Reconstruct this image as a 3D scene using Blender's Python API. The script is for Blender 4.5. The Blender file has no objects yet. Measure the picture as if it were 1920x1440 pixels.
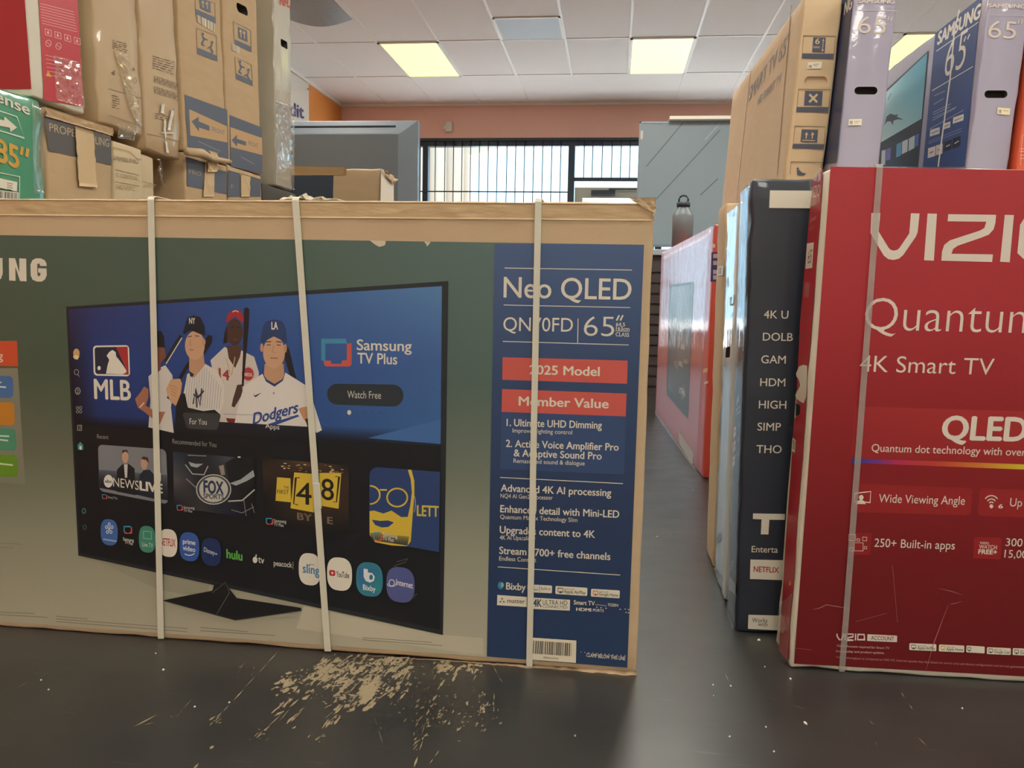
import bpy, bmesh, math, random
from mathutils import Vector, Matrix, noise

# ------------------------------------------------------------------ camera, world, lights, exposure
SC = bpy.context.scene
COL = SC.collection
F, YAW, PITCH, ROLL, EYE = 1520.0, 0.12134854706612372, 0.1058644180042159, 0.020660400459269954, 0.78
fwd = Vector((-math.sin(YAW)*math.cos(PITCH), math.cos(YAW)*math.cos(PITCH), -math.sin(PITCH)))
rgt0 = Vector((math.cos(YAW), math.sin(YAW), 0))
up0 = rgt0.cross(fwd)
rgt = rgt0*math.cos(ROLL) + up0*math.sin(ROLL)
upv = -rgt0*math.sin(ROLL) + up0*math.cos(ROLL)
EYEP = Vector((0, 0, EYE))
cd = bpy.data.cameras.new('camera'); cam = bpy.data.objects.new('camera', cd); COL.objects.link(cam)
cd.sensor_fit = 'HORIZONTAL'; cd.sensor_width = 36; cd.lens = F/1920*36; cd.clip_start = .02
cam.matrix_world = Matrix(((rgt.x, upv.x, -fwd.x, 0), (rgt.y, upv.y, -fwd.y, 0), (rgt.z, upv.z, -fwd.z, EYE), (0, 0, 0, 1)))
SC.camera = cam
vs = SC.view_settings
vs.view_transform = 'Standard'; vs.look = 'None'; vs.gamma = 1; vs.use_curve_mapping = False
vs.exposure = 0.0
W = bpy.data.worlds.new('sky'); SC.world = W; W.use_nodes = True
W.node_tree.nodes['Background'].inputs[0].default_value = (0.46, 0.78, 1.0, 1)
W.node_tree.nodes['Background'].inputs[1].default_value = 2.7
sd = bpy.data.lights.new('sun', 'SUN'); sun = bpy.data.objects.new('sun', sd); COL.objects.link(sun)
sd.energy = 27; sd.angle = .01; sd.color = (1, .98, .96)
sun.rotation_euler = Vector((.55, -.16, -.8)).to_track_quat('-Z', 'Y').to_euler(); sun.location = (0, 20, 12)
CEIL = 3.225; BACK = 10.48; LEFTW = -3.584; RIGHTW = 4.3; REAR = -3.6
LAMP_FAR = 1.7; LAMP_NEAR = 22.0
LAMPCOL = (1.0, .97, .86)

def ray(x, y):
    return rgt*((x-960)/F) + upv*(-(y-720)/F) + fwd
def hit(x, y, O, N):                                  # where the sight line of a picture point meets a plane
    d = ray(x, y); return EYEP + d*((O-EYEP).dot(N)/d.dot(N))
def onY(x, y, Y): return hit(x, y, Vector((0, Y, 0)), Vector((0, 1, 0)))
def onZ(x, y, Z): return hit(x, y, Vector((0, 0, Z)), Vector((0, 0, 1)))
def onX(x, y, X): return hit(x, y, Vector((X, 0, 0)), Vector((1, 0, 0)))

# ------------------------------------------------------------------ materials
def lin(c):
    return tuple(((v/255)/12.92 if v/255 <= .04045 else ((v/255+.055)/1.055)**2.4) for v in c)
MATS = {}
def mat(name, col=(200, 200, 200), rough=.6, metal=0, var=0, vscale=20, bump=0, bscale=60, coat=0, stretch=(1, 1, 1), spec=.5, trans=0, alpha=1, emit=0, attr=None, coatrough=.08, ccoatbump=False):
    if name in MATS: return MATS[name]
    m = bpy.data.materials.new(name); m.use_nodes = True; nt = m.node_tree; b = nt.nodes['Principled BSDF']
    c = lin(col) + (1,)
    b.inputs['Base Color'].default_value = c; b.inputs['Roughness'].default_value = rough; b.inputs['Metallic'].default_value = metal
    b.inputs['Specular IOR Level'].default_value = spec
    b.inputs['Coat Weight'].default_value = coat; b.inputs['Coat Roughness'].default_value = coatrough
    b.inputs['Transmission Weight'].default_value = trans; b.inputs['Alpha'].default_value = alpha
    if emit:
        b.inputs['Emission Color'].default_value = c; b.inputs['Emission Strength'].default_value = emit
    L = nt.links.new
    src = None
    if attr:
        a = nt.nodes.new('ShaderNodeVertexColor'); a.layer_name = attr; src = a.outputs['Color']; L(src, b.inputs['Base Color'])
    if var or bump:
        tc = nt.nodes.new('ShaderNodeTexCoord'); mp = nt.nodes.new('ShaderNodeMapping'); mp.inputs['Scale'].default_value = stretch
        L(tc.outputs['Object'], mp.inputs['Vector'])
    if var:
        n = nt.nodes.new('ShaderNodeTexNoise'); n.inputs['Scale'].default_value = vscale; n.inputs['Detail'].default_value = 5
        L(mp.outputs[0], n.inputs['Vector'])
        mr = nt.nodes.new('ShaderNodeMapRange'); mr.inputs['To Min'].default_value = 1-var; mr.inputs['To Max'].default_value = 1+var
        L(n.outputs['Fac'], mr.inputs['Value'])
        mx = nt.nodes.new('ShaderNodeMix'); mx.data_type = 'RGBA'; mx.blend_type = 'MULTIPLY'; mx.inputs['Factor'].default_value = 1
        if src: L(src, mx.inputs[6])
        else: mx.inputs[6].default_value = c
        L(mr.outputs[0], mx.inputs[7]); L(mx.outputs[2], b.inputs['Base Color'])
    if bump:
        n2 = nt.nodes.new('ShaderNodeTexNoise'); n2.inputs['Scale'].default_value = bscale; n2.inputs['Detail'].default_value = 4
        L(mp.outputs[0], n2.inputs['Vector'])
        bp = nt.nodes.new('ShaderNodeBump'); bp.inputs['Strength'].default_value = bump; bp.inputs['Distance'].default_value = .004
        L(n2.outputs['Fac'], bp.inputs['Height'])
        L(bp.outputs[0], b.inputs['Coat Normal' if ccoatbump else 'Normal'])
    MATS[name] = m; return m
def film_mat(name, strength=.09, bscale=30, rough=.1, tint=(255, 255, 250), body=.03, dist=.0025, stretch=(1, 1, .35)):
    if name in MATS: return MATS[name]
    m = bpy.data.materials.new(name); m.use_nodes = True; nt = m.node_tree; nt.nodes.clear(); L = nt.links.new
    o = nt.nodes.new('ShaderNodeOutputMaterial'); t = nt.nodes.new('ShaderNodeBsdfTransparent'); g = nt.nodes.new('ShaderNodeBsdfGlossy')
    d = nt.nodes.new('ShaderNodeBsdfDiffuse'); d.inputs[0].default_value = lin(tint)+(1,)
    g.inputs['Roughness'].default_value = rough; g.inputs['Color'].default_value = lin(tint)+(1,)
    tc = nt.nodes.new('ShaderNodeTexCoord'); n = nt.nodes.new('ShaderNodeTexNoise'); n.inputs['Scale'].default_value = bscale
    mp = nt.nodes.new('ShaderNodeMapping'); mp.inputs['Scale'].default_value = stretch; L(tc.outputs['Object'], mp.inputs[0]); L(mp.outputs[0], n.inputs['Vector'])
    bp = nt.nodes.new('ShaderNodeBump'); bp.inputs['Strength'].default_value = .9; bp.inputs['Distance'].default_value = dist
    L(n.outputs['Fac'], bp.inputs['Height']); L(bp.outputs[0], g.inputs['Normal'])
    m0 = nt.nodes.new('ShaderNodeMixShader'); m0.inputs[0].default_value = body; L(t.outputs[0], m0.inputs[1]); L(d.outputs[0], m0.inputs[2])
    m1 = nt.nodes.new('ShaderNodeMixShader'); m1.inputs[0].default_value = strength; L(m0.outputs[0], m1.inputs[1]); L(g.outputs[0], m1.inputs[2])
    L(m1.outputs[0], o.inputs[0]); MATS[name] = m; return m

KRAFT = mat('kraft_cardboard', (189, 162, 125), .75, var=.10, vscale=9, bump=.12, bscale=120, stretch=(1, 1, 5))
KRAFT2 = mat('pale_kraft_cardboard', (198, 173, 140), .75, var=.08, vscale=7, bump=.12, bscale=120, stretch=(1, 1, 5))
WHITEB = mat('white_cardboard', (214, 208, 192), .7, var=.05, vscale=8, bump=.08, bscale=90)
GREYB = mat('grey_cardboard', (168, 164, 150), .7, var=.06, vscale=8, bump=.08, bscale=90)
DARKIN = mat('dark_inside', (70, 64, 60), .9)
INK = mat('printed_ink', attr='Col', rough=.55, spec=.35)
INKG = mat('laminated_print', attr='Col', rough=.42, spec=.45, bump=.05, bscale=14)
TAPE = mat('packing_tape', (178, 146, 106), .35, var=.06, vscale=10, bump=.15, bscale=25)
PAPERTAPE = mat('paper_tape', (205, 178, 138), .6, var=.04, vscale=12)
STRAP = mat('strapping_band', (212, 208, 190), .4, var=.05, vscale=30, bump=.1, bscale=200)

# ------------------------------------------------------------------ objects
def link(name, me, m=None, parent=None):
    o = bpy.data.objects.new(name, me); COL.objects.link(o)
    if m: 
        for k in (m if isinstance(m, list) else [m]): me.materials.append(k)
    if parent: o.parent = parent
    return o
def mesh(name, vs_, fs, m=None, parent=None, smooth=False):
    me = bpy.data.meshes.new(name)
    if parent:
        inv = parent_matrix(parent).inverted(); vs_ = [inv @ Vector(v) for v in vs_]
    me.from_pydata([tuple(v) for v in vs_], [], fs); me.update()
    if smooth: me.shade_smooth()
    return link(name, me, m, parent)
def parent_matrix(o):
    m = o.matrix_basis.copy()
    if o.parent: m = parent_matrix(o.parent) @ m
    return m
def tag(o, label, cat, group=None):
    o['label'] = label; o['category'] = cat
    if group: o['group'] = group
    return o
def structure(o): o['kind'] = 'structure'; return o
def thing(name, label, cat, loc=(0, 0, 0), rot=(0, 0, 0), group=None):
    o = bpy.data.objects.new(name, None); COL.objects.link(o); o.empty_display_size = .1
    o.location = loc; o.rotation_euler = rot
    return tag(o, label, cat, group)
def boxgeo(lo, hi, vs_, fs):
    b = len(vs_); x0, y0, z0 = lo; x1, y1, z1 = hi
    vs_ += [Vector(p) for p in ((x0,y0,z0),(x1,y0,z0),(x1,y1,z0),(x0,y1,z0),(x0,y0,z1),(x1,y0,z1),(x1,y1,z1),(x0,y1,z1))]
    fs += [[b+i for i in f] for f in ((3,2,1,0),(4,5,6,7),(0,1,5,4),(1,2,6,5),(2,3,7,6),(3,0,4,7))]
def boxes(name, lst, m, parent=None, bevel=0):
    v, f = [], []
    for lo, hi in lst: boxgeo(lo, hi, v, f)
    o = mesh(name, v, f, m, parent)
    if bevel:
        md = o.modifiers.new('bevel', 'BEVEL'); md.width = bevel; md.segments = 2
    return o
def tubegeo(pts, r, n, vs_, fs, cap=True):
    b = len(vs_); pts = [Vector(p) for p in pts]
    for i, p in enumerate(pts):
        t = (pts[min(i+1, len(pts)-1)]-pts[max(i-1, 0)]).normalized()
        a = t.orthogonal().normalized() if abs(t.z) < .9 else t.cross(Vector((0, 1, 0))).normalized()
        c = t.cross(a); rr = r[i] if isinstance(r, (list, tuple)) else r
        vs_ += [p + (a*math.cos(2*math.pi*k/n)+c*math.sin(2*math.pi*k/n))*rr for k in range(n)]
    for i in range(len(pts)-1):
        for k in range(n):
            fs.append([b+i*n+k, b+i*n+(k+1) % n, b+(i+1)*n+(k+1) % n, b+(i+1)*n+k])
    if cap: fs.append([b+k for k in range(n)][::-1]); fs.append([b+(len(pts)-1)*n+k for k in range(n)])
def lathe(name, prof, c, m, parent=None, n=28):
    v, f = [], []
    for r, z in prof: v += [Vector((c[0]+r*math.cos(2*math.pi*k/n), c[1]+r*math.sin(2*math.pi*k/n), c[2]+z)) for k in range(n)]
    for i in range(len(prof)-1):
        for k in range(n): f.append([i*n+k, i*n+(k+1) % n, (i+1)*n+(k+1) % n, (i+1)*n+k])
    f.append(list(range(n))[::-1]); f.append([(len(prof)-1)*n+k for k in range(n)])
    return mesh(name, v, f, m, parent, smooth=True)

SIDES = {'front': ((0, -1, 0), (0, 0, 1)), 'back': ((0, 1, 0), (0, 0, 1)), 'left': ((-1, 0, 0), (0, 0, 1)), 'right': ((1, 0, 0), (0, 0, 1)), 'top': ((0, 0, 1), (0, 1, 0))}
def carton(t, size, m, seed=0, edge=.005, flat=.0006, r=.006, name='carton', shear=(0, 0)):
    """closed carton: rounded corners, knocked rims, nearly flat faces; local origin = front-left-bottom corner"""
    sx, sy, sz = size; t['size'] = size; t['shear'] = shear
    def stops(L):
        n = max(2, int(L/.045)); a = [0, r*.3, r]; a += [r+(L-2*r)*i/n for i in range(1, n)]; return a+[L-r, L-r*.3, L]
    X, Y, Z = stops(sx), stops(sy), stops(sz); idx, vs_, fs = {}, [], []
    S = Vector(size)
    def vert(p):
        k = tuple(round(q, 6) for q in p)
        if k in idx: return idx[k]
        P = Vector(p); Q = Vector([min(max(P[i], r), S[i]-r) for i in range(3)]); d = P-Q
        if d.length > 1e-9 and sum(abs(q) > 1e-9 for q in d) > 1: P = Q+d.normalized()*r
        e = sorted(min(P[i], S[i]-P[i]) for i in range(3))            # distance to faces: e[1] small = near an edge
        w = max(0, 1-e[1]/.03)**2
        nz = noise.noise_vector(P*14+Vector((seed*7.3, seed*3.1, seed)))
        ins = Vector([(1 if P[i] < S[i]/2 else -1) for i in range(3)])
        for i in range(3):
            if min(P[i], S[i]-P[i]) < r*1.01:
                P[i] += ins[i]*abs(nz[i])*(edge*w + flat)
        if P.z < .0005: P.z = 0 if e[1] > .02 else P.z
        P.x += shear[0]*P.z; P.y += shear[1]*P.z
        idx[k] = len(vs_); vs_.append(P); return idx[k]
    def face(ax, c, A, B, rev):
        for i in range(len(A)-1):
            for j in range(len(B)-1):
                q = []
                for a, b in ((A[i], B[j]), (A[i+1], B[j]), (A[i+1], B[j+1]), (A[i], B[j+1])):
                    p = [0, 0, 0]; p[ax] = c; p[(ax+1) % 3] = a; p[(ax+2) % 3] = b; q.append(vert(p))
                fs.append(q[::-1] if rev else q)
    G = [X, Y, Z]
    for ax in range(3):
        face(ax, 0, G[(ax+1) % 3], G[(ax+2) % 3], True); face(ax, size[ax], G[(ax+1) % 3], G[(ax+2) % 3], False)
    me = bpy.data.meshes.new(name); me.from_pydata([tuple(v) for v in vs_], [], fs); me.update(); me.shade_smooth()
    return link(name, me, m, t)

FONT = {}
def glyphs(s, bold):
    k = (s, bold)
    if k not in FONT:
        c = bpy.data.curves.new('t', 'FONT'); c.body = s; c.offset = bold; c.resolution_u = 4; c.fill_mode = 'FRONT'
        o = bpy.data.objects.new('t', c); me = o.to_mesh()
        FONT[k] = ([(v.co.x, v.co.y) for v in me.vertices], [list(p.vertices) for p in me.polygons])
        o.to_mesh_clear(); bpy.data.objects.remove(o); bpy.data.curves.remove(c)
    return FONT[k]
CAP = .70

class Print:
    """flat printing on one face of a thing; shapes are given by their corners as read off the photograph"""
    def __init__(s, t, side=None, O=None, N=None, U=None, lift=.0012, step=.000008):
        if t is not None and side:
            M = parent_matrix(t); R = M.to_3x3(); n, u = SIDES[side]; sz = Vector(t['size'])
            p = Vector((0, 0, 0))
            for i in range(3):
                if n[i] > 0: p[i] = sz[i]
            if 'shear' in t and side != 'top':
                kx, ky = t['shear']; u = (kx, ky, 1); n = {'front': (0, -1, ky), 'back': (0, 1, -ky), 'left': (-1, 0, kx), 'right': (1, 0, -kx)}[side]
            O, N, U = M @ p, R @ Vector(n), R @ Vector(u)
        s.t, s.O, s.N, s.U = t, Vector(O), Vector(N).normalized(), Vector(U).normalized()
        s.k = t['fit'] if (t is not None and side == 'left' and 'fit' in t) else 1; s.D = s.N.cross(s.U) if s.k == 1 else (parent_matrix(t).to_3x3() @ Vector((0, 1, 0)))
        s.lift, s.step, s.L = lift, step, 0
        s.v, s.f, s.c = [], [], []
    def P(s, x, y):
        p = hit(x, y, s.O, s.N)
        return p - s.D*((p-s.O).dot(s.D)*(1-s.k)) if s.k != 1 else p
    def z(s, P): return P + s.N*(s.lift + s.step*s.L)
    def add(s, pts3, faces, cols):
        b = len(s.v); s.v += [s.z(p) for p in pts3]
        for k, f in enumerate(faces):
            s.f.append([b+i for i in f]); s.c.append([cols[i] for i in f] if isinstance(cols, list) else [cols]*len(f))
    def poly(s, pts, col): s.L += 1; s.add([s.P(*p) for p in pts], [list(range(len(pts)))], lin(col)+(1,))
    def grid(s, quad, rows, rs=None, cs=None, n=8):               # colours in rows, top to bottom, bilinear over TL TR BR BL
        s.L += 1; TL, TR, BR, BL = [s.P(*p) for p in quad]
        R, C = len(rows), len(rows[0]); rs = rs or [i/(R-1) for i in range(R)]; cs = cs or ([i/(C-1) for i in range(C)] if C > 1 else [0])
        def cut(st): 
            o = [st[0]]
            for a, b in zip(st, st[1:]): o += [a+(b-a)*i/n for i in range(1, n+1)]
            return o
        def ev(st, q):
            for i in range(len(st)-1):
                if q <= st[i+1]+1e-9: return i, (q-st[i])/(st[i+1]-st[i])
            return len(st)-2, 1
        V = cut(rs); U = cut(cs) if C > 1 else [0, 1]
        pts, cols, fs = [], [], []
        for v in V:
            i, fv = ev(rs, v)
            for u in U:
                if C > 1: j, fu = ev(cs, u); A = [rows[i][j][k]*(1-fu)+rows[i][j+1][k]*fu for k in range(3)]; B = [rows[i+1][j][k]*(1-fu)+rows[i+1][j+1][k]*fu for k in range(3)]
                else: A, B = rows[i][0], rows[i+1][0]
                cols.append(lin([A[k]*(1-fv)+B[k]*fv for k in range(3)])+(1,))
                pts.append((TL*(1-u)+TR*u)*(1-v)+(BL*(1-u)+BR*u)*v)
        w = len(U)
        for i in range(len(V)-1):
            for j in range(w-1): fs.append([i*w+j, i*w+j+1, (i+1)*w+j+1, (i+1)*w+j])
        s.add(pts, fs, cols)
    def quadshape(s, quad, uv, col):
        s.L += 1; TL, TR, BR, BL = [s.P(*p) for p in quad]
        s.add([(TL*(1-u)+TR*u)*(1-v)+(BL*(1-u)+BR*u)*v for u, v in uv], [list(range(len(uv)))], lin(col)+(1,))
    def rrect(s, quad, rad, col, left=True, right=True):           # rounded rectangle, rad as a share of the height
        TL, TR, BR, BL = [s.P(*p) for p in quad]; w = (TR-TL).length; h = (BL-TL).length; ru, rv = min(.5, rad*h/w), min(.5, rad)
        uv = []
        for cx, cy, a0, on in ((1-ru, rv, -90, right), (1-ru, 1-rv, 0, right), (ru, 1-rv, 90, left), (ru, rv, 180, left)):
            if not on: uv.append((1 if cx > .5 else 0, 0 if cy < .5 else 1)); continue
            for k in range(7):
                a = math.radians(a0+15*k); uv.append((cx+ru*math.cos(a), cy+rv*math.sin(a)))
        s.quadshape(quad, uv, col)
    def ell(s, cx, cy, rx, ry, col, p=2.0, skew=0, n=28):
        pts = []
        for k in range(n):
            a = 2*math.pi*k/n; c, d = math.cos(a), math.sin(a)
            x = rx*math.copysign(abs(c)**(2/p), c); y = ry*math.copysign(abs(d)**(2/p), d)
            pts.append((cx+x, cy+y+skew*x))
        s.poly(pts, col)
    def line(s, pts, w, col, closed=False):                        # stroke, width in picture units; w may be a list
        s.L += 1; n = len(pts); Lf, Rt = [], []
        for i in range(n):
            a = Vector(pts[i-1] if (i or closed) else pts[i]); b = Vector(pts[(i+1) % n] if (i < n-1 or closed) else pts[i])
            d = (b-a).normalized(); q = Vector((-d.y, d.x))*((w[i] if isinstance(w, (list, tuple)) else w)/2)
            if 0 < i < n-1 or closed:
                d1 = (Vector(pts[i])-a).normalized(); q = q/max(.5, d.dot(d1))
            Lf.append(Vector(pts[i])+q); Rt.append(Vector(pts[i])-q)
        P = [s.P(*p) for p in Lf]+[s.P(*p) for p in Rt]; m = n if closed else n-1
        s.add(P, [[i, (i+1) % n, n+(i+1) % n, n+i] for i in range(m)], lin(col)+(1,))
    def arc(s, cx, cy, rx, ry, a0, a1, w, col, n=16):
        s.line([(cx+rx*math.cos(math.radians(a0+(a1-a0)*k/n)), cy+ry*math.sin(math.radians(a0+(a1-a0)*k/n))) for k in range(n+1)], w, col)
    def ring(s, cx, cy, rx, ry, w, col, n=28):
        s.line([(cx+rx*math.cos(2*math.pi*k/n), cy+ry*math.sin(2*math.pi*k/n)) for k in range(n)], w, col, closed=True)
    def text(s, st, bl, br, h, col, bold=0.0, slant=0, up=None, gap=1.0):
        s.L += 1; vs_, fs = glyphs(st, min(bold, 0))
        if not vs_: return
        x0 = min(v[0] for v in vs_); x1 = max(v[0] for v in vs_)
        B = s.P(*bl)
        T = s.P(bl[0]+(up[0] if up else 0), bl[1]+(up[1] if up else -h))-B
        if not up: T = s.U*T.dot(s.U)
        if len(br) == 3:                                            # direction only: natural width times br[2]
            D = (s.P(bl[0]+br[0], bl[1]+br[1])-B).normalized()*((x1-x0)/CAP*T.length*br[2])
        else: D = s.P(*br)-B
        sl = slant*T.length
        q = bold*.75
        for dx, dy in (((0, 0),) if bold <= 0 else ((-q, 0), (q, 0), (0, q*.7), (0, -q*.7))):
            s.add([B + D*((x+dx-x0)/(x1-x0)) + T*((y+dy)/CAP) + D.normalized()*(sl*y/CAP) for x, y in vs_], fs, lin(col)+(1,)); s.L += .25
    def barcode(s, quad, seed, n=34, col=(40, 38, 36)):
        rnd = random.Random(seed); TL, TR, BR, BL = [s.P(*p) for p in quad]; s.L += 1; u = 0
        ws = [rnd.choice((1, 1, 2, 3)) for _ in range(2*n)]; tot = sum(ws); pts, fs = [], []
        for i, w in enumerate(ws):
            if i % 2 == 0:
                b = len(pts); a, c = u/tot, (u+w)/tot
                pts += [TL*(1-a)+TR*a, TL*(1-c)+TR*c, BL*(1-c)+BR*c, BL*(1-a)+BR*a]; fs.append([b, b+1, b+2, b+3])
            u += w
        s.add(pts, fs, lin(col)+(1,))
    def build(s, name, m=None, parent=None):
        par = parent or s.t; inv = parent_matrix(par).inverted()
        me = bpy.data.meshes.new(name); me.from_pydata([tuple(inv @ v) for v in s.v], [], s.f); me.update()
        ca = me.color_attributes.new('Col', 'FLOAT_COLOR', 'CORNER'); k = 0
        flip = []
        for p, cs in zip(me.polygons, s.c):
            for c in cs: ca.data[k].color = c; k += 1
        return link(name, me, m or INK, par)

def ribbon(name, t, pts, width, wd, N, th=.0012, m=None, parent=None):   # a flat band through pts (world); wd = width direction
    v, f = [], []; wd = Vector(wd).normalized(); n = len(pts)
    for i, p in enumerate(pts):
        p = Vector(p); nn = Vector(N[i] if isinstance(N, list) else N).normalized()
        v += [p-wd*width/2, p+wd*width/2, p+wd*width/2+nn*th, p-wd*width/2+nn*th]
    for i in range(n-1):
        a, b = 4*i, 4*(i+1)
        for k in range(4): f.append([a+k, a+(k+1) % 4, b+(k+1) % 4, b+k])
    f += [[0, 1, 2, 3], [4*n-1, 4*n-2, 4*n-3, 4*n-4]]
    return mesh(name, v, f, m or STRAP, parent or t)
def sheet(name, t, side, quad, m, th=.001, crinkle=.002, seed=0, nu=14, nv=14, lift=.002, parent=None, ragged=0):
    """a thin piece of tape or film stuck on a face, slightly crinkled"""
    pr = Print(t, side); TL, TR, BR, BL = [pr.P(*p) for p in quad]; v, f = [], []
    for lay in (0, 1):
        for j in range(nv+1):
            for i in range(nu+1):
                a, b = i/nu, j/nv
                P = (TL*(1-a)+TR*a)*(1-b)+(BL*(1-a)+BR*a)*b
                k = noise.noise(P*30+Vector((seed*5, seed, 0)))+.6*noise.noise(P*75+Vector((seed, 0, 0)))
                q = (TR-TL).normalized()*ragged*noise.noise(Vector((b*9, seed, i*.01)))
                v.append(P+q+pr.N*(lift+abs(k)*crinkle+(th if lay else 0)))
    w = nu+1; o = w*(nv+1)
    for j in range(nv):
        for i in range(nu):
            a = j*w+i; f.append([o+a, o+a+w, o+a+w+1, o+a+1]); f.append([a, a+1, a+w+1, a+w])
    rim = [i for i in range(w)]+[w*j+nu for j in range(1, nv+1)]+[w*nv+i for i in range(nu-1, -1, -1)]+[w*j for j in range(nv-1, 0, -1)]
    for a, b in zip(rim, rim[1:]+rim[:1]): f.append([a, b, o+b, o+a])
    return mesh(name, v, f, m, parent or t, smooth=True)
def hole(name, t, side, quad, rad=.45, m=None):
    p = Print(t, side, lift=.0016); p.rrect(quad, rad, (20, 18, 17)); return p.build(name, INK)
def carve(o, t, side, quad, depth=.03, rad=.5, inner=None):
    """cut a real hand hole into a carton face"""
    pr = Print(t, side); TL, TR, BR, BL = [pr.P(*p) for p in quad]; w = (TR-TL).length; h = (BL-TL).length; ru, rv = min(.5, rad*h/w), rad
    uv = []
    for cx, cy, a0 in ((1-ru, rv, -90), (1-ru, 1-rv, 0), (ru, 1-rv, 90), (ru, rv, 180)):
        for k in range(6): a = math.radians(a0+17.9*k); uv.append((cx+ru*math.cos(a), cy+rv*math.sin(a)))
    P = [(TL*(1-u)+TR*u)*(1-v)+(BL*(1-u)+BR*u)*v for u, v in uv]; n = len(P)
    inv = parent_matrix(t).inverted()
    vs_ = [inv @ (p+pr.N*.02) for p in P]+[inv @ (p-pr.N*depth) for p in P]
    fs = [list(range(n)), list(range(n, 2*n))[::-1]]+[[i, n+i, n+(i+1) % n, (i+1) % n] for i in range(n)]
    me = bpy.data.meshes.new('cut'); me.from_pydata([tuple(v) for v in vs_], [], fs)
    bm = bmesh.new(); bm.from_mesh(me); bmesh.ops.recalc_face_normals(bm, faces=bm.faces); bm.to_mesh(me); bm.free()
    for k in o.data.materials: me.materials.append(k)
    me.materials.append(inner or DARKIN)
    for p in me.polygons: p.material_index = len(me.materials)-1
    o.data.materials.append(inner or DARKIN)
    c = bpy.data.objects.new('cut', me); COL.objects.link(c)
    c.matrix_world = parent_matrix(t); bpy.context.view_layer.update()
    md = o.modifiers.new('cut', 'BOOLEAN'); md.operation = 'DIFFERENCE'; md.object = c; md.solver = 'EXACT'
    bpy.context.view_layer.update()
    new = bpy.data.meshes.new_from_object(o.evaluated_get(bpy.context.evaluated_depsgraph_get()))
    o.modifiers.clear(); old = o.data; o.data = new; bpy.data.meshes.remove(old)
    new.set_sharp_from_angle(angle=math.radians(25))
    bpy.data.objects.remove(c); bpy.data.meshes.remove(me)
    return o

# ------------------------------------------------------------------ the room
ORANGE = mat('orange_wall_paint', (224, 140, 62), .6, var=.03, vscale=3, bump=.1, bscale=200)
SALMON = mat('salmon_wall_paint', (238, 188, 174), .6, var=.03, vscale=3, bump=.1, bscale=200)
TILE = mat('ceiling_tile', (238, 232, 226), .9, var=.04, vscale=160, bump=.25, bscale=220)
TBAR = mat('white_metal_grid', (236, 230, 220), .5)
DARKM = mat('dark_bronze_metal', (58, 66, 78), .4, metal=.6)
def floor_mat():
    m = bpy.data.materials.new('worn_black_floor_paint'); m.use_nodes = True; nt = m.node_tree; b = nt.nodes['Principled BSDF']; L = nt.links.new
    tc = nt.nodes.new('ShaderNodeTexCoord')
    def noi(sc, detail=5, scale=(1, 1, 1), rot=0):
        mp = nt.nodes.new('ShaderNodeMapping'); mp.inputs['Scale'].default_value = scale; mp.inputs['Rotation'].default_value = (0, 0, rot)
        L(tc.outputs['Object'], mp.inputs[0]); n = nt.nodes.new('ShaderNodeTexNoise'); n.inputs['Scale'].default_value = sc; n.inputs['Detail'].default_value = detail
        L(mp.outputs[0], n.inputs['Vector']); return n.outputs['Fac']
    def ramp(x, *st):
        r = nt.nodes.new('ShaderNodeValToRGB'); e = r.color_ramp.elements
        e[0].position, e[0].color = st[0][0], st[0][1]; e[1].position, e[1].color = st[1][0], st[1][1]
        L(x, r.inputs[0]); return r.outputs[0]
    base = ramp(noi(3.0), (.3, lin((37, 36, 35))+(1,)), (.75, lin((56, 55, 52))+(1,)))
    sc = ramp(noi(6, 3, (1.2, 22, 1), math.radians(52)), (.66, (0, 0, 0, 1)), (.80, (.35, .35, .35, 1)))
    mx = nt.nodes.new('ShaderNodeMix'); mx.data_type = 'RGBA'; mx.inputs[7].default_value = lin((120, 116, 106))+(1,)
    L(sc, mx.inputs[0]); L(base, mx.inputs[6]); L(mx.outputs[2], b.inputs['Base Color'])
    L(ramp(noi(9), (.3, (.33,)*3+(1,)), (.7, (.40,)*3+(1,))), b.inputs['Roughness'])
    bp = nt.nodes.new('ShaderNodeBump'); bp.inputs['Strength'].default_value = .06; bp.inputs['Distance'].default_value = .002
    b.inputs['Specular IOR Level'].default_value = .85
    L(noi(60, 3), bp.inputs['Height']); L(bp.outputs[0], b.inputs['Normal'])
    return m
FLOORM = floor_mat()
def slab(name, lo, hi, m): 
    o = boxes(name, [(lo, hi)], m); return structure(o)
slab('floor', (LEFTW-.1, REAR-.1, -.1), (RIGHTW+.1, BACK+.1, 0), FLOORM)
slab('wall_left', (LEFTW-.1, REAR, 0), (LEFTW, BACK, CEIL+.1), ORANGE)
PLAIN = mat('pale_wall_paint', (226, 222, 214), .7, var=.03, vscale=3)
slab('wall_right', (RIGHTW, REAR, 0), (RIGHTW+.1, BACK, CEIL+.1), PLAIN)
slab('wall_rear', (LEFTW-.1, REAR-.1, 0), (RIGHTW+.1, REAR, CEIL+.1), PLAIN)
WTOP = 2.80; WL, WR = -3.2, 2.6
o = boxes('wall_front', [((LEFTW-.1, BACK, WTOP), (RIGHTW+.1, BACK+.15, CEIL+.1)), ((LEFTW-.1, BACK, 0), (WL, BACK+.15, WTOP)), ((WR, BACK, 0), (RIGHTW+.1, BACK+.15, WTOP)), ((WL, BACK, 0), (-.62, BACK+.15, .35))], SALMON); structure(o)
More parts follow.
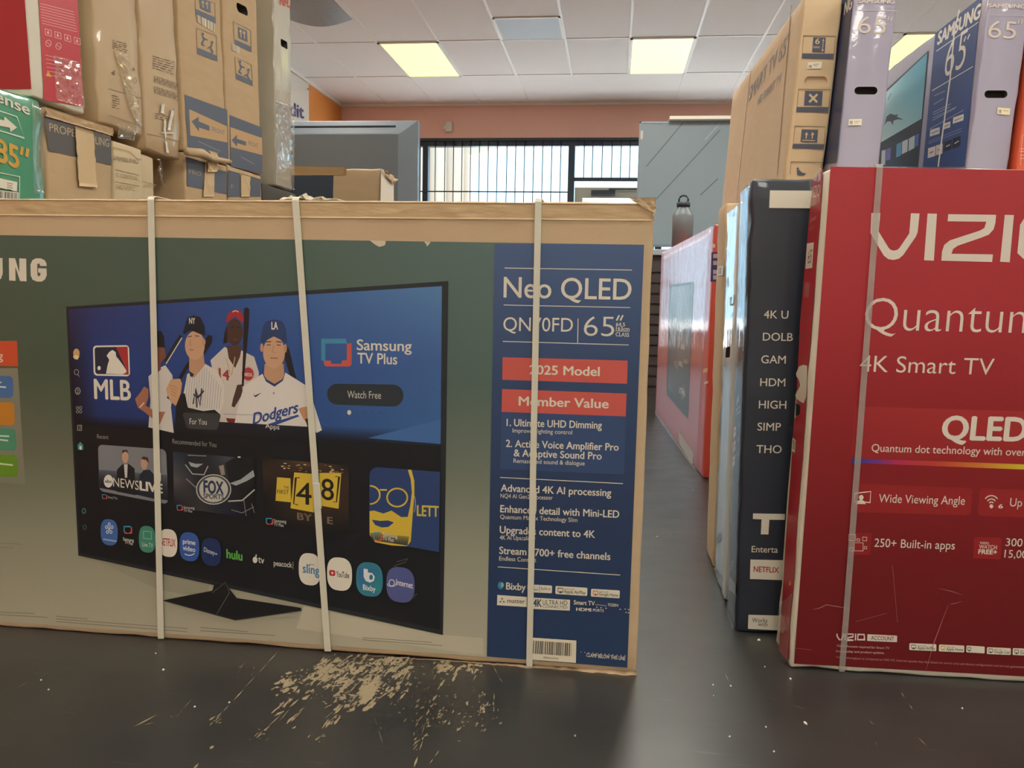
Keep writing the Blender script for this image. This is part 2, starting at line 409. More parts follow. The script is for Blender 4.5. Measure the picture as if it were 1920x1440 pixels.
# ceiling: tiles with T-bar grid, light fixtures and vents set into it
XG = [.0776+.61*k for k in range(-6, 8)]; YG = [9.18-1.22*k for k in range(0, 11)]
v, f = [], []; boxgeo((LEFTW-.1, REAR-.1, CEIL), (RIGHTW+.1, BACK+.1, CEIL+.08), v, f)
ceil = structure(mesh('ceiling', v, f, TILE))
v, f = [], []
for x in XG: boxgeo((x-.012, REAR, CEIL-.006), (x+.012, BACK, CEIL), v, f)
for y in YG: boxgeo((LEFTW, y-.012, CEIL-.0058), (RIGHTW, y+.012, CEIL), v, f)
boxgeo((LEFTW, REAR, CEIL-.03), (LEFTW+.022, BACK, CEIL), v, f); boxgeo((LEFTW, BACK-.022, CEIL-.03), (RIGHTW, BACK, CEIL), v, f)
structure(mesh('trim_1', v, f, TBAR))
def lamp(x, y, power, label):
    t = thing('ceiling_light', label, 'ceiling light', (x, y, CEIL-.012), group='flat fluorescent ceiling panels')
    t['size'] = (.61, 1.22, .01)
    v, f = [], []; a, b = .305, .61
    for lo, hi in (((x-a, y-b, CEIL-.014), (x-a+.025, y+b, CEIL-.002)), ((x+a-.025, y-b, CEIL-.014), (x+a, y+b, CEIL-.002)), ((x-a, y-b, CEIL-.014), (x+a, y-b+.025, CEIL-.002)), ((x-a, y+b-.025, CEIL-.014), (x+a, y+b, CEIL-.002))): boxgeo(lo, hi, v, f)
    mesh('frame', v, f, TBAR, t)
    v, f = [], []; boxgeo((x-a+.02, y-b+.02, CEIL-.010), (x+a-.02, y+b-.02, CEIL-.004), v, f)
    dm = mat('lit_diffuser_%g' % power, rough=.5)
    e = dm.node_tree.nodes['Principled BSDF']; c = (.94, .95, .33) if power < 3 else LAMPCOL
    e.inputs['Emission Color'].default_value = c+(1,); e.inputs['Emission Strength'].default_value = power; e.inputs['Base Color'].default_value = (.08, .08, .04, 1)
    mesh('diffuser', v, f, dm, t)
cols = [XG[2]+.305, XG[6]+.305, XG[10]+.305]
lamp(cols[0], 8.57, LAMP_FAR, 'glowing yellowish ceiling panel left of the grey vent, near the orange corner')
lamp(cols[1], 8.57, LAMP_FAR, 'glowing yellowish ceiling panel in the middle, right of the grey vent')
lamp(cols[2], 8.57, LAMP_FAR, 'glowing ceiling panel seen between the two lavender boxes at right')
for i, x in enumerate(cols):
    lamp(x, 4.91, LAMP_NEAR*1.25, 'bright ceiling panel in the middle row, %s of three' % ('leftmost', 'centre', 'rightmost')[i])
    lamp(x, 1.25, LAMP_NEAR*.9, 'bright ceiling panel above the front boxes, %s of three' % ('leftmost', 'centre', 'rightmost')[i])
    lamp(x, -2.41, LAMP_NEAR, 'bright ceiling panel at the rear of the shop, %s of three' % ('leftmost', 'centre', 'rightmost')[i])
VENT = mat('grey_vent_panel', (150, 156, 156), .5, var=.08, vscale=6)
def vent(x, y, label, sag):
    t = thing('ceiling_vent', label, 'vent', (x, y, CEIL-.01), group='grey panels in the ceiling'); t['size'] = (.58, .6, .01)
    v, f = [], []; n = 8
    for j in range(n+1):
        for i in range(n+1):
            a, b = i/n, j/n; v.append(Vector((x+.29*(2*a-1), y+.30*(2*b-1), CEIL-.008-sag*math.sin(math.pi*a)*b)))
    for j in range(n):
        for i in range(n): q = j*(n+1)+i; f.append([q, q+n+1, q+n+2, q+1])
    p = mesh('panel', v, f, VENT, t)
    md = p.modifiers.new('thick', 'SOLIDIFY'); md.thickness = .004; md.offset = -1
    boxes('frame', [((x-.3, y-.31, CEIL-.01), (x-.28, y+.31, CEIL-.001)), ((x+.28, y-.31, CEIL-.01), (x+.3, y+.31, CEIL-.001)), ((x-.3, y-.31, CEIL-.01), (x+.3, y-.29, CEIL-.001)), ((x-.3, y+.29, CEIL-.01), (x+.3, y+.31, CEIL-.001))], TBAR, t)
vent(XG[5]-.305, 7.65, 'flat grey square vent panel in the ceiling between the two light panels', .0)
vent(XG[2]-.305, 6.98, 'sagging grey ceiling panel at upper left above the boxes', .06)

# front window, door, security bars
GLASS = mat('window_glass', (255, 255, 255), 0, trans=1, spec=.5); GLASS.node_tree.nodes['Principled BSDF'].inputs['IOR'].default_value = 1.02
YW = BACK+.05
o = thing('window_1', '', ''); del o['label'], o['category']; structure(o)
boxes('window_frame', [((WL, YW-.04, WTOP-.10), (WR, YW+.06, WTOP)), ((WL, YW-.04, .35), (WL+.05, YW+.06, WTOP-.1)), ((-2.50, YW-.05, .35), (-2.43, YW+.06, WTOP-.1)), ((-.62, YW-.06, 0), (-.54, YW+.06, WTOP-.1)), ((WL, YW-.04, .35), (-.62, YW+.06, .42)), ((.50, YW-.06, 0), (.58, YW+.06, WTOP-.1)), ((.58, YW-.04, .0), (WR, YW+.06, .1)), ((-.54, YW-.045, 2.265), (.5, YW+.06, 2.31)), ((WR-.05, YW-.04, .1), (WR, YW+.06, WTOP-.1))], DARKM, o)
boxes('pane', [((WL+.05, YW+.01, .42), (-2.50, YW+.016, WTOP-.1))], GLASS, o); boxes('pane', [((-2.43, YW+.01, .42), (-.62, YW+.016, WTOP-.1))], GLASS, o)
boxes('pane', [((-.54, YW+.01, 2.31), (.5, YW+.016, WTOP-.1))], GLASS, o); boxes('pane', [((.58, YW+.01, .1), (WR-.05, YW+.016, WTOP-.1))], GLASS, o)
d = thing('door_1', '', ''); del d['label'], d['category']; structure(d)
ALU = mat('pale_aluminium', (176, 178, 172), .4, metal=.3)
boxes('door_frame', [((-.53, YW-.02, 0), (-.43, YW+.03, 2.19)), ((.39, YW-.02, 0), (.49, YW+.03, 2.19)), ((-.43, YW-.02, 2.06), (.39, YW+.03, 2.19)), ((-.43, YW-.02, 0), (.39, YW+.03, .2)), ((-.43, YW-.02, .95), (.39, YW+.03, 1.05))], ALU, d)
boxes('pane', [((-.43, YW, .2), (.39, YW+.006, .95)), ((-.43, YW, 1.05), (.39, YW+.006, 2.06))], GLASS, d)
boxes('door_closer', [((-.32, YW-.09, 2.09), (-.02, YW-.02, 2.15)), ((-.1, YW-.13, 2.15), (.25, YW-.1, 2.165))], DARKM, d)
g = thing('security_grille', 'row of thin vertical security bars across the shop window', 'window bars', (-1.5, BACK-.03, .3))
bx = [onY(x, 310, BACK-.03).x for x in (788, 816, 834, 850, 866, 882, 898.5, 915, 932, 950, 966.5, 983, 1000, 1017, 1034, 1051)]
for x in [-3.1, -2.98, -2.86, -2.74, -2.62]+bx:
    v, f = [], []; tubegeo([(x, BACK-.03, .3), (x, BACK-.03, WTOP-.02)], .0055, 6, v, f); mesh('bar', v, f, DARKM, g, True)
for x in (1095, 1111, 1129, 1147, 1164, 1181):
    x = onY(x, 300, BACK-.03).x; v, f = [], []; tubegeo([(x, BACK-.03, 2.28), (x, BACK-.03, WTOP-.02)], .0055, 6, v, f); mesh('bar', v, f, DARKM, g, True)
boxes('rail', [((-3.2, BACK-.036, 2.115), (-.6, BACK-.024, 2.13))], DARKM, g); boxes('rail', [((-3.2, BACK-.036, .32), (-.6, BACK-.024, .34))], DARKM, g); boxes('rail', [((-.56, BACK-.036, 2.28), (.5, BACK-.024, 2.295))], DARKM, g); boxes('rail', [((-3.2, BACK-.036, WTOP-.04), (.5, BACK-.024, WTOP-.02))], DARKM, g)
# outside: walkway, arched arcade wall
PAVE = mat('pale_pavement', (196, 198, 200), .8, var=.06, vscale=2); STUCCO = mat('beige_stucco', (214, 200, 178), .85, var=.04, vscale=5, bump=.2, bscale=60)
structure(boxes('trim_2', [((-14, BACK+.15, -.12), (14, 34, -.02))], PAVE))
YA = 12.6
A = [onY(x, y, YA) for x, y in ((878, 420), (878, 291), (905, 285), (932, 279), (958, 273.5), (982, 269.5), (1010, 266), (1050, 264), (1120, 265), (1190, 268))]
pts = [(-6.5, 0)]+[(A[0].x, 0)]+[(a.x, a.z) for a in A[1:]]+[(1.9, A[-1].z-.05), (2.2, A[1].z), (2.2, 0), (3.6, 0), (3.6, 4.2), (-6.5, 4.2)]
n = len(pts); v = [Vector((x, YA, z)) for x, z in pts]+[Vector((x, YA+.35, z)) for x, z in pts]
f = [list(range(n)), list(range(n, 2*n))[::-1]]+[[i, n+i, n+(i+1) % n, (i+1) % n] for i in range(n)]
for k in range(5): boxgeo((A[0].x-.22-.27*k, YA-.05, 0), (A[0].x-.08-.27*k, YA, 4.2), v, f)
structure(mesh('wall_arcade', v, f, STUCCO))
# small things on the walls
s = thing('wall_sensor', 'small white sensor box on the salmon wall above the window', 'sensor', onY(842, 240, BACK))
P0 = onY(842, 240, BACK-.0); WHITEP = mat('white_plastic', (222, 214, 204), .4)
boxes('housing', [((P0.x-.045, BACK-.05, P0.z-.055), (P0.x+.045, BACK, P0.z+.075))], WHITEP, s, .012); boxes('lens', [((P0.x-.06, BACK-.07, P0.z-.03), (P0.x-.02, BACK-.03, P0.z+.02))], WHITEP, s, .01)
XB = LEFTW+.012
e = thing('wall_banner', 'white banner with purple lettering hung on the orange left wall', 'banner', (LEFTW, 8.9, 2.2))
a, b = onX(579, 158, XB), onX(546, 140, XB); zb = 2.2
v = [Vector((LEFTW+.012, a.y, zb)), Vector((LEFTW+.012, 6.2, zb)), Vector((LEFTW+.012, 6.2, a.z-.02)), Vector((LEFTW+.012, a.y, a.z))]
v += [p-Vector((.011, 0, 0)) for p in v]; f = [[0, 3, 2, 1], [4, 5, 6, 7], [0, 1, 5, 4], [1, 2, 6, 5], [2, 3, 7, 6], [3, 0, 4, 7]]
mesh('sheet', v, f, mat('white_vinyl', (226, 218, 206), .5, var=.03, vscale=4), e)
p = Print(e, None, O=(XB, 8, 2), N=(1, 0, 0), U=(0, 0, 1), lift=.004)
p.text('dit', (543, 216), (569, 222), 25, (92, 84, 130), .04); p.ell(577, 167, 1.2, 1.5, (90, 80, 70)); p.build('lettering', INK)

# ------------------------------------------------------------------ the big grey-green television carton in front
def box(label, loc, size, m, rot=(0, 0, 0), seed=1, group=None, name='television_box', cat='box', **k):
    t = thing(name, label, cat, loc, rot, group)
    c = carton(t, size, m, seed=seed, **k); return t, c
SAMX0, SAMX1, SAMY, SAMH = -1.64, .0755, 1.6465, .9735
big, bigc = box('wide television box in front with grey-green front, blue panel and three white straps', (SAMX0, SAMY, 0), (SAMX1-SAMX0, .104, SAMH), KRAFT2, seed=3, edge=.006, flat=.0003, r=.006)
WH = (222, 216, 200); NAVY = (38, 62, 104)
p = Print(big, 'front')
p.grid([(-196, 438), (1207.5, 459), (1176, 1251), (-186, 1151)], [[(74, 94, 82), (78, 100, 90), (96, 122, 124)], [(72, 88, 72), (78, 96, 84), (88, 112, 108)], [(104, 108, 90), (112, 116, 98), (120, 132, 122)], [(142, 144, 124), (152, 152, 132), (156, 160, 144)], [(176, 172, 150), (180, 176, 156), (182, 178, 160)]], rs=[0, .33, .55, .75, 1])  # right column paler and bluer: window glare put into the ink colours
p.rrect([(-150, 690), (34, 690), (48, 908), (-148, 893)], .01, (132, 132, 116))
p.poly([(-150, 641), (32.5, 639), (35, 687), (-150, 682)], (206, 84, 52)); p.text('g', (-2, 674), (6, 674), 15, WH, .02)
for q, c in ((((-140, 703), (25, 705), (26, 746), (-140, 743)), (74, 114, 168)), (((-140, 753), (27, 754), (29, 797), (-140, 794)), (196, 132, 48)), (((-140, 798), (30, 804), (32, 845), (-140, 838)), (78, 146, 116)), (((-140, 847), (33, 853), (35, 895), (-140, 887)), (104, 148, 44))): p.rrect(q, .2, c)
p.poly([(-2, 714), (5, 717), (-2, 720)], (190, 210, 225)); p.line([(-2, 725), (12, 726)], 3, (190, 210, 225)); p.line([(-2, 817), (18, 818)], 3, (200, 220, 205)); p.line([(-2, 824), (16, 826)], 3, (200, 220, 205)); p.line([(-2, 869), (25, 872)], 3, (205, 220, 180))
def cc(x, y, s, ox, oy): return [(ox+s*a, oy+s*b) for a, b in zip(x, y)]
# wordmark, last letters of it visible
S2 = .3055
p.poly([(17.5, 484), (29, 484.3), (37, 511), (37, 484.6), (50, 485), (50.5, 527.5), (38.5, 527), (29.5, 500), (30, 526.6), (18, 526)], WH)
p.poly([(-24, 483), (-12, 483), (-12, 511), (-9, 516), (-6, 511), (-6.5, 483.5), (5.5, 484), (6, 513), (3, 522), (-3, 526.5), (-12, 526), (-20, 522), (-24, 513)], WH)
p.poly([(88, 499), (76, 498.5), (75, 494.5), (72.5, 494), (70.5, 496), (71, 516), (73.5, 518.5), (76.5, 516), (76.5, 511.5), (72.5, 511.3), (72.3, 503), (88, 503.5), (88.5, 516), (85, 524), (79, 528), (70, 528), (62, 524.5), (58.5, 517), (58, 496), (61.5, 488), (68, 484.5), (77, 484.5), (84.5, 488), (88, 494)], WH)
p.text('SAMS', (-182, 522.5), (-33, 525), 43, WH, .05)
# paper torn off along the top of the print
p.poly([(694, 451), (724, 452), (722, 460), (712, 463), (704, 459)], (214, 202, 180)); p.poly([(795, 453), (808, 453.5), (804, 459), (801, 462), (799, 457)], (214, 202, 180))
p.poly([(570, 1136), (830, 1190), (906, 1196), (906, 1226), (870, 1224), (556, 1178)], (192, 188, 168))
p.poly([(180, 1050), (395, 1094), (385, 1120), (300, 1106)], (154, 152, 132))
for x0, y0, x1, y1 in ((0, 1147, 66, 1150), (0, 1152, 90, 1157), (106, 1155, 165, 1160), (106, 1160, 352, 1178), (106, 1165, 352, 1184), (376, 1176, 466, 1184), (376, 1182, 516, 1191), (680, 1195, 810, 1204), (680, 1199, 829, 1210)): p.line([(x0, y0), (x1, y1)], 1.1, (120, 116, 100))
for x0, y0, x1, y1 in ((0, 1018, 40, 1020), (0, 1026, 26, 1027)): p.line([(x0, y0), (x1, y1)], 1, (120, 124, 106))
front = p.build('front_print', INKG)

# printed television picture on the front
q = Print(big, 'front', lift=.0022)
K = (22, 26, 32)
q.poly([(125, 575), (841, 527), (836, 900), (831, 1190), (730, 1168), (148, 1041)], (36, 42, 48))
q.poly([(128, 579), (829, 536.5), (825, 1180), (151, 1036)], K)
q.grid([(129, 580), (829, 536.5), (826.5, 836), (141, 797)], [[(44, 48, 88), (42, 58, 116), (48, 88, 156), (86, 132, 184)], [(24, 28, 52), (34, 60, 124), (44, 80, 150), (64, 102, 164)], [(14, 18, 30), (32, 54, 112), (38, 72, 140), (58, 104, 162)], [(10, 12, 18), (14, 18, 30), (16, 22, 36), (24, 34, 52)]], rs=[0, .45, .9, 1], cs=[0, .07, .5, 1])
q.poly([(690, 821), (827, 786), (826.5, 832)], (66, 110, 172))
q.rrect([(175.5, 648), (243, 647), (245, 705.5), (177, 704)], .12, (226, 222, 210))
q.rrect([(178.5, 651), (240.5, 650), (242.5, 702.5), (180, 701)], .1, (36, 46, 66)); q.poly([(219, 651), (240.5, 650), (242.5, 702.5), (231, 702), (239, 695)], (172, 54, 56))
q.poly([(200, 700.5), (203, 684), (206, 675), (204, 671), (201, 667), (206, 660), (212, 656), (218, 660), (219, 668), (224, 674), (230, 682), (238, 694), (238, 698), (231, 701.8)], (226, 222, 210)); q.ell(187, 690, 3, 4, (226, 222, 210))
q.text('MLB', (179, 747), (246, 750), 37, WH, .035)
q.ell(144.5, 662.5, 6, 9, (206, 166, 112)); q.poly([(138, 668), (144, 665), (150, 668), (147, 674), (141, 673)], (232, 214, 170))
GI = (150, 148, 140)
q.ring(144.5, 697.5, 4, 5, 1.3, GI); q.line([(147, 702), (150, 706)], 1.3, GI); q.ring(147, 733, 4.5, 6, 1.6, GI); q.text('2', (145, 737), (149, 737), 7, GI, .02)
for dx in (-3, 3):
    for dy in (-3.5, 3.5): q.ring(149.5+dx, 768+dy, 2.2, 2.6, 1.1, GI)
q.line([(147, 797), (154, 797), (154, 807), (147, 806.5)], 1.3, GI, True); q.line([(151, 797), (151, 807)], 1.2, GI)
q.poly([(147, 834), (152, 828), (157, 834), (157.5, 843), (147.5, 842.5)], (70, 140, 138)); q.poly([(150.5, 836), (154, 836), (154, 843), (150.5, 842.5)], (220, 230, 226))
q.ring(158.5, 957.5, 3, 4.5, 2, (70, 120, 116)); q.ring(160, 988, 3, 4, 1.6, (60, 96, 96))
def tvplus(x, y, s, tx=True):
    q.poly([(x+s*a, y+s*b) for a, b in ((0, 0), (46, 0), (48, 9), (8, 9), (8, 41), (0, 41))], (66, 144, 180))
    q.poly([(x+s*a, y+s*b) for a, b in ((48, 9), (57, 8), (57, 48), (53, 52), (9, 52), (5, 48), (5, 41), (18, 41), (19, 47), (38, 47), (39, 41), (48, 40))], (204, 92, 82))
tvplus(603, 635, 1)
q.text('Samsung', (670, 656), (772, 658.5), 20, WH, .02); q.text('TV Plus', (671, 681), (745, 683), 20, WH, .02)
q.rrect([(614, 719), (757, 721), (757, 762), (614, 758)], .5, (42, 52, 60)); q.text('Watch Free', (652, 746), (715, 747.5), 14, (205, 202, 192))
q.ell(655.5, 773, 3.7, 4.5, WH)
for x in (670, 684.5, 699, 714): q.ell(x, 774, 2.4, 2.8, (62, 84, 132))
# printed ball players
def c3(*pp): return [(240+.2638*a, 500+.2638*b) for a, b in pp]
def cp(pp, c): q.poly(c3(*pp), c)
JER = (214, 208, 200)
cp([(590, 665), (690, 570), (740, 590), (800, 590), (900, 640), (935, 755), (910, 900), (860, 1150), (780, 1190), (650, 1150), (640, 900)], (206, 198, 190))
cp([(705, 560), (815, 560), (800, 640), (765, 720), (720, 650)], (84, 58, 50)); q.ell(*c3((762, 465))[0], 15.5, 25, (74, 52, 46)); cp([(700, 390), (712, 335), (760, 303), (808, 316), (828, 372), (820, 400), (765, 350), (705, 400)], (170, 46, 48)); q.arc(*c3((768, 328))[0], 5.5, 3.6, 200, 340, 1.6, (225, 215, 205))
cp([(690, 470), (706, 420), (712, 540), (680, 545)], (40, 32, 30))
q.line(c3((735, 432), (758, 428)), 1.4, (36, 26, 24)); q.line(c3((775, 430), (798, 436)), 1.4, (36, 26, 24)); q.line(c3((748, 518), (785, 520)), 1.6, (120, 62, 58))
q.text('14', c3((652, 790))[0], c3((722, 808))[0], 19, (160, 62, 62), .05)
q.line(c3((765, 640), (740, 770)), 1.6, (196, 170, 110)); q.line(c3((700, 650), (735, 770)), 1.4, (196, 170, 110))
q.ell(*c3((858, 762))[0], 12, 14, (172, 60, 62)); q.ring(*c3((858, 762))[0], 11, 13, 1, (230, 220, 210)); q.text('REDS', c3((832, 775))[0], c3((886, 780))[0], 6, (226, 218, 208), .03)
cp([(828, 300), (846, 288), (866, 300), (862, 420), (838, 700), (826, 850), (812, 850), (822, 600)], (34, 30, 32))
cp([(780, 840), (815, 835), (820, 900), (760, 1000), (740, 990), (750, 940)], (78, 54, 50)); cp([(700, 1075), (780, 1080), (745, 1130), (710, 1100)], (120, 40, 44))
# left player, partly behind the strap
cp([(150, 780), (205, 730), (270, 700), (320, 770), (330, 860), (310, 1000), (330, 1180), (150, 1140), (165, 950)], (208, 202, 196))
cp([(205, 560), (262, 560), (275, 640), (235, 690), (240, 730), (205, 760)], (128, 80, 64)); cp([(200, 460), (240, 455), (262, 500), (265, 560), (270, 575), (205, 570)], (28, 32, 36))
cp([(55, 940), (95, 890), (120, 850), (150, 870), (150, 930), (130, 985), (205, 1030), (270, 1030), (230, 1120), (120, 1030), (75, 1000)], (168, 112, 88)); q.line(c3((88, 1000), (120, 965)), 2.2, (220, 214, 206))
cp([(375, 480), (388, 500), (275, 690), (262, 660), (335, 540)], (40, 40, 46)); q.line(c3((388, 505), (275, 690)), 2, (212, 210, 206))
# second player in a pinstripe shirt
cp([(575, 485), (605, 492), (600, 540), (555, 610), (430, 720), (300, 945), (280, 930), (420, 690)], (34, 32, 36))
cp([(425, 765), (545, 685), (640, 740), (688, 850), (685, 960), (650, 1060), (600, 1160), (540, 1190), (440, 1150), (370, 1150), (365, 1040), (400, 900)], JER)
for i in range(15):
    x = 430+i*17; y0 = 775-i*8 if i < 8 else 700+(i-7)*22; q.line(c3((x, y0), (x-18, 1010)), .7, (138, 142, 154))
cp([(440, 640), (540, 600), (550, 700), (470, 790), (440, 745)], (190, 148, 118)); q.ell(*c3((480, 560))[0], 18.5, 27, (202, 160, 130)); q.ell(*c3((543, 535))[0], 3.4, 6.5, (196, 150, 122))
cp([(440, 740), (475, 765), (460, 785), (445, 775)], (40, 44, 56))
cp([(395, 470), (415, 400), (430, 360), (470, 345), (520, 360), (548, 420), (553, 490), (520, 480), (450, 450), (405, 480)], (28, 34, 46)); q.text('NY', c3((440, 405))[0], c3((482, 405))[0], 11, (224, 220, 212), .03)
q.line(c3((430, 498), (458, 494)), 1.6, (74, 54, 46)); q.line(c3((480, 490), (510, 494)), 1.6, (74, 54, 46)); q.line(c3((440, 588), (472, 592)), 1.6, (150, 92, 80)); q.line(c3((450, 520), (445, 555), (462, 560)), 1.1, (164, 122, 98))
cp([(275, 870), (310, 800), (375, 795), (390, 830), (380, 900), (345, 990), (310, 960), (285, 910)], (204, 160, 124))
for i in range(4): q.line(c3((300+i*4, 838+i*22), (360-i*5, 862+i*20)), .8, (150, 110, 84))
cp([(345, 990), (385, 900), (410, 900), (430, 1000), (540, 1025), (620, 1015), (662, 1050), (630, 1085), (420, 1070), (400, 1180), (340, 1180)], (30, 32, 38))
q.line(c3((468, 975), (486, 868), (518, 985), (530, 865)), 2.6, (40, 46, 66)); q.line(c3((470, 905), (500, 930), (545, 880)), 2.4, (40, 46, 66)); q.line(c3((486, 868), (495, 1000)), 2.4, (40, 46, 66))
# fourth player in front
cp([(1125, 560), (1145, 575), (1185, 740), (1250, 980), (1225, 990), (1150, 760), (1115, 640)], (36, 34, 38))
cp([(960, 760), (830, 845), (795, 960), (755, 1140), (870, 1190), (890, 1120), (910, 1195), (1290, 1205), (1300, 1130), (1345, 1180), (1382, 1160), (1320, 960), (1280, 850), (1200, 800), (1110, 745)], (222, 218, 212))
cp([(960, 760), (985, 815), (1045, 852), (1105, 810), (1122, 755), (1110, 740), (975, 745)], (46, 64, 110)); cp([(975, 690), (1110, 690), (1115, 770), (1100, 800), (1045, 832), (990, 800), (970, 770)], (194, 152, 120))
q.ell(*c3((1042, 610))[0], 20.5, 30, (204, 162, 130)); q.ell(*c3((955, 575))[0], 3, 8, (198, 152, 122)); q.ell(*c3((1122, 580))[0], 3, 8, (190, 144, 116))
cp([(945, 530), (962, 430), (985, 390), (1045, 373), (1100, 388), (1125, 440), (1132, 540), (1040, 495), (960, 540)], (44, 66, 110)); q.text('LA', c3((1025, 445))[0], c3((1068, 445))[0], 14, (226, 224, 218), .05)
q.line(c3((985, 535), (1022, 532)), 1.9, (56, 42, 38)); q.line(c3((1058, 532), (1096, 537)), 1.9, (56, 42, 38)); q.line(c3((990, 556), (1018, 556)), 1.6, (72, 52, 46)); q.line(c3((1062, 556), (1090, 558)), 1.6, (72, 52, 46)); q.line(c3((1015, 648), (1068, 650)), 1.8, (150, 92, 82)); q.line(c3((1040, 560), (1028, 605), (1052, 610)), 1.1, (168, 126, 102))
cp([(898, 900), (905, 915), (955, 893), (912, 927), (900, 918)], (40, 48, 70))
q.text('Dodgers', c3((893, 1120))[0], c3((1208, 1035))[0], 21, (50, 76, 140), .045, slant=.12); cp([(915, 1170), (960, 1130), (1210, 1050), (1222, 1062), (1080, 1115), (945, 1172)], (50, 76, 140))
q.text('17', c3((1140, 1200))[0], c3((1198, 1205))[0], 15, (170, 66, 66), .05); q.ell(*c3((1040, 898))[0], 2, 2.2, (170, 166, 158))
cp([(1235, 1000), (1285, 990), (1300, 1050), (1290, 1130), (1250, 1080), (1215, 1010)], (196, 148, 118)); cp([(1262, 1080), (1300, 1075), (1310, 1190), (1285, 1150)], (40, 36, 40))
# interface words and cards
q.grid([(330, 786), (585, 800), (585, 825), (330, 812)], [[(30, 34, 46)], [(22, 26, 32)]])
q.rrect([(343, 773), (416, 775), (409, 806), (352, 803)], .2, (62, 64, 66)); q.text('For You', (357, 795), (389, 796), 11, (205, 202, 194), .01)
q.line([(420, 776), (548, 780)], .8, (120, 122, 128)); q.text('Apps', (499, 802), (525, 805), 9, (205, 205, 205), .02)
q.text('Recent', (184, 821.5), (205, 823), 8, GI); q.text('Recommended for You', (325, 831), (407, 838), 9, GI)
q.rrect([(185.5, 833), (313, 842), (317, 945), (188, 920)], .1, (128, 130, 136)); q.grid([(187, 880), (315, 890), (317, 938), (188, 914)], [[(92, 98, 110)], [(46, 52, 62)], [(28, 32, 40)]])
q.poly([(220, 921), (221, 880), (231, 870), (243, 869), (254, 878), (256, 928)], (30, 34, 40)); q.poly([(234, 870), (241, 870), (240, 895), (236, 895)], (200, 200, 200)); q.ell(236.5, 856, 6, 12, (200, 160, 136)); q.poly([(230, 850), (232, 843), (240, 843), (243, 850), (237, 846)], (60, 46, 40))
q.poly([(262, 928), (263, 890), (271, 881), (282, 880), (291, 890), (293, 935)], (36, 44, 60)); q.ell(272, 868, 6.5, 12, (196, 156, 134)); q.poly([(266, 860), (270, 855), (279, 857), (281, 868), (275, 862)], (70, 52, 44))
q.ell(205, 901.5, 8.5, 12, (224, 222, 214)); q.text('abc', (198.5, 904), (211.5, 905), 6, (50, 52, 56), .03); q.text('NEWS', (214, 911), (262, 918), 17, WH, .0); q.text('LIVE', (264.5, 918), (306, 924), 17, WH, .06)
tvplus(193, 926, .17); q.text('Samsung TV Plus', (204, 933), (222, 936), 4.5, (190, 190, 190))
q.grid([(326, 846), (480, 860), (478, 972), (328, 950)], [[(44, 56, 78), (26, 30, 36), (70, 78, 90), (18, 22, 28)], [(90, 88, 88), (34, 40, 52), (40, 44, 50), (16, 20, 26)], [(20, 24, 34), (60, 60, 58), (26, 34, 58), (16, 18, 24)]])
def c5(*pp): return [(120+.2918*a, 780+.2918*b) for a, b in pp]
q.poly(c5((780, 280), (930, 240), (925, 340), (890, 390), (820, 380), (785, 330)), (40, 44, 50)); q.line(c5((785, 310), (830, 370), (905, 375), (930, 320)), 2, (170, 172, 172)); q.poly(c5((805, 292), (850, 305), (900, 305), (860, 330), (820, 320)), (160, 170, 174)); q.line(c5((790, 400), (850, 455), (930, 460)), 2, (140, 140, 142)); q.line(c5((800, 250), (920, 255)), 2, (130, 134, 140))
q.poly(c5((1040, 300), (1120, 255), (1200, 290), (1230, 380), (1200, 460), (1100, 470), (1060, 400)), (26, 30, 36)); q.poly(c5((1070, 430), (1140, 405), (1220, 345), (1230, 385), (1180, 415), (1110, 445)), (160, 170, 172)); q.line(c5((1060, 545), (1150, 540), (1230, 470)), 2.4, (190, 188, 182)); q.line(c5((1080, 600), (1150, 620), (1225, 580)), 1.5, (130, 130, 130)); q.line(c5((1160, 540), (1175, 640)), 1.3, (130, 130, 130)); q.line(c5((1210, 560), (1228, 620)), 1.3, (130, 130, 130)); q.poly(c5((1000, 320), (1030, 312), (1040, 375), (1015, 378)), (150, 140, 124)); q.ell(*c5((1130, 262))[0], 3, 1.4, (226, 220, 210))
q.ell(402, 917, 32.5, 28, (60, 66, 74)); q.ring(402, 917, 32, 27.5, 2, (190, 188, 182)); q.ell(402, 917, 27, 24, (190, 188, 180)); q.text('FOX', (384, 923), (420, 925.5), 23, (42, 56, 84), .06); q.text('SPORTS', (383, 933.5), (421, 935.5), 9, (42, 52, 74), .03)
tvplus(333, 946, .2); q.text('Samsung', (346, 953), (366, 954), 5, (190, 190, 190), .02); q.text('TV Plus', (346, 959), (362, 960), 5, (190, 190, 190), .02)
q.grid([(493, 858), (655, 872), (656, 1000), (498, 984)], [[(30, 26, 24), (92, 70, 50), (34, 30, 30)], [(60, 46, 38), (40, 32, 28), (60, 44, 36)], [(20, 22, 26), (74, 54, 40), (52, 40, 34)], [(18, 20, 26), (26, 24, 26), (18, 20, 24)]], rs=[0, .2, .6, 1])
rnd = random.Random(5)
for i in range(34): x = 518+rnd.random()*128; y = 862+(x-518)*.09+rnd.random()*16; q.poly([(x, y), (x+2+rnd.random()*5, y+.4), (x+2+rnd.random()*4, y+1+rnd.random()*2), (x, y+1.2)], rnd.choice(((206, 176, 130), (160, 116, 76), (226, 206, 168), (90, 66, 48))))
YEL = (216, 186, 66)
q.poly([(521, 894), (546, 896), (547, 941), (518, 938)], YEL); q.text('FIRST', (521, 925), (543, 926), 8, (40, 36, 30)); q.text('THE', (533, 915), (543, 916), 5, (40, 36, 30))
q.poly([(553, 885), (592, 888), (590, 960), (546, 952)], YEL); q.poly([(600, 886), (641, 886), (636, 953), (601, 947)], YEL)
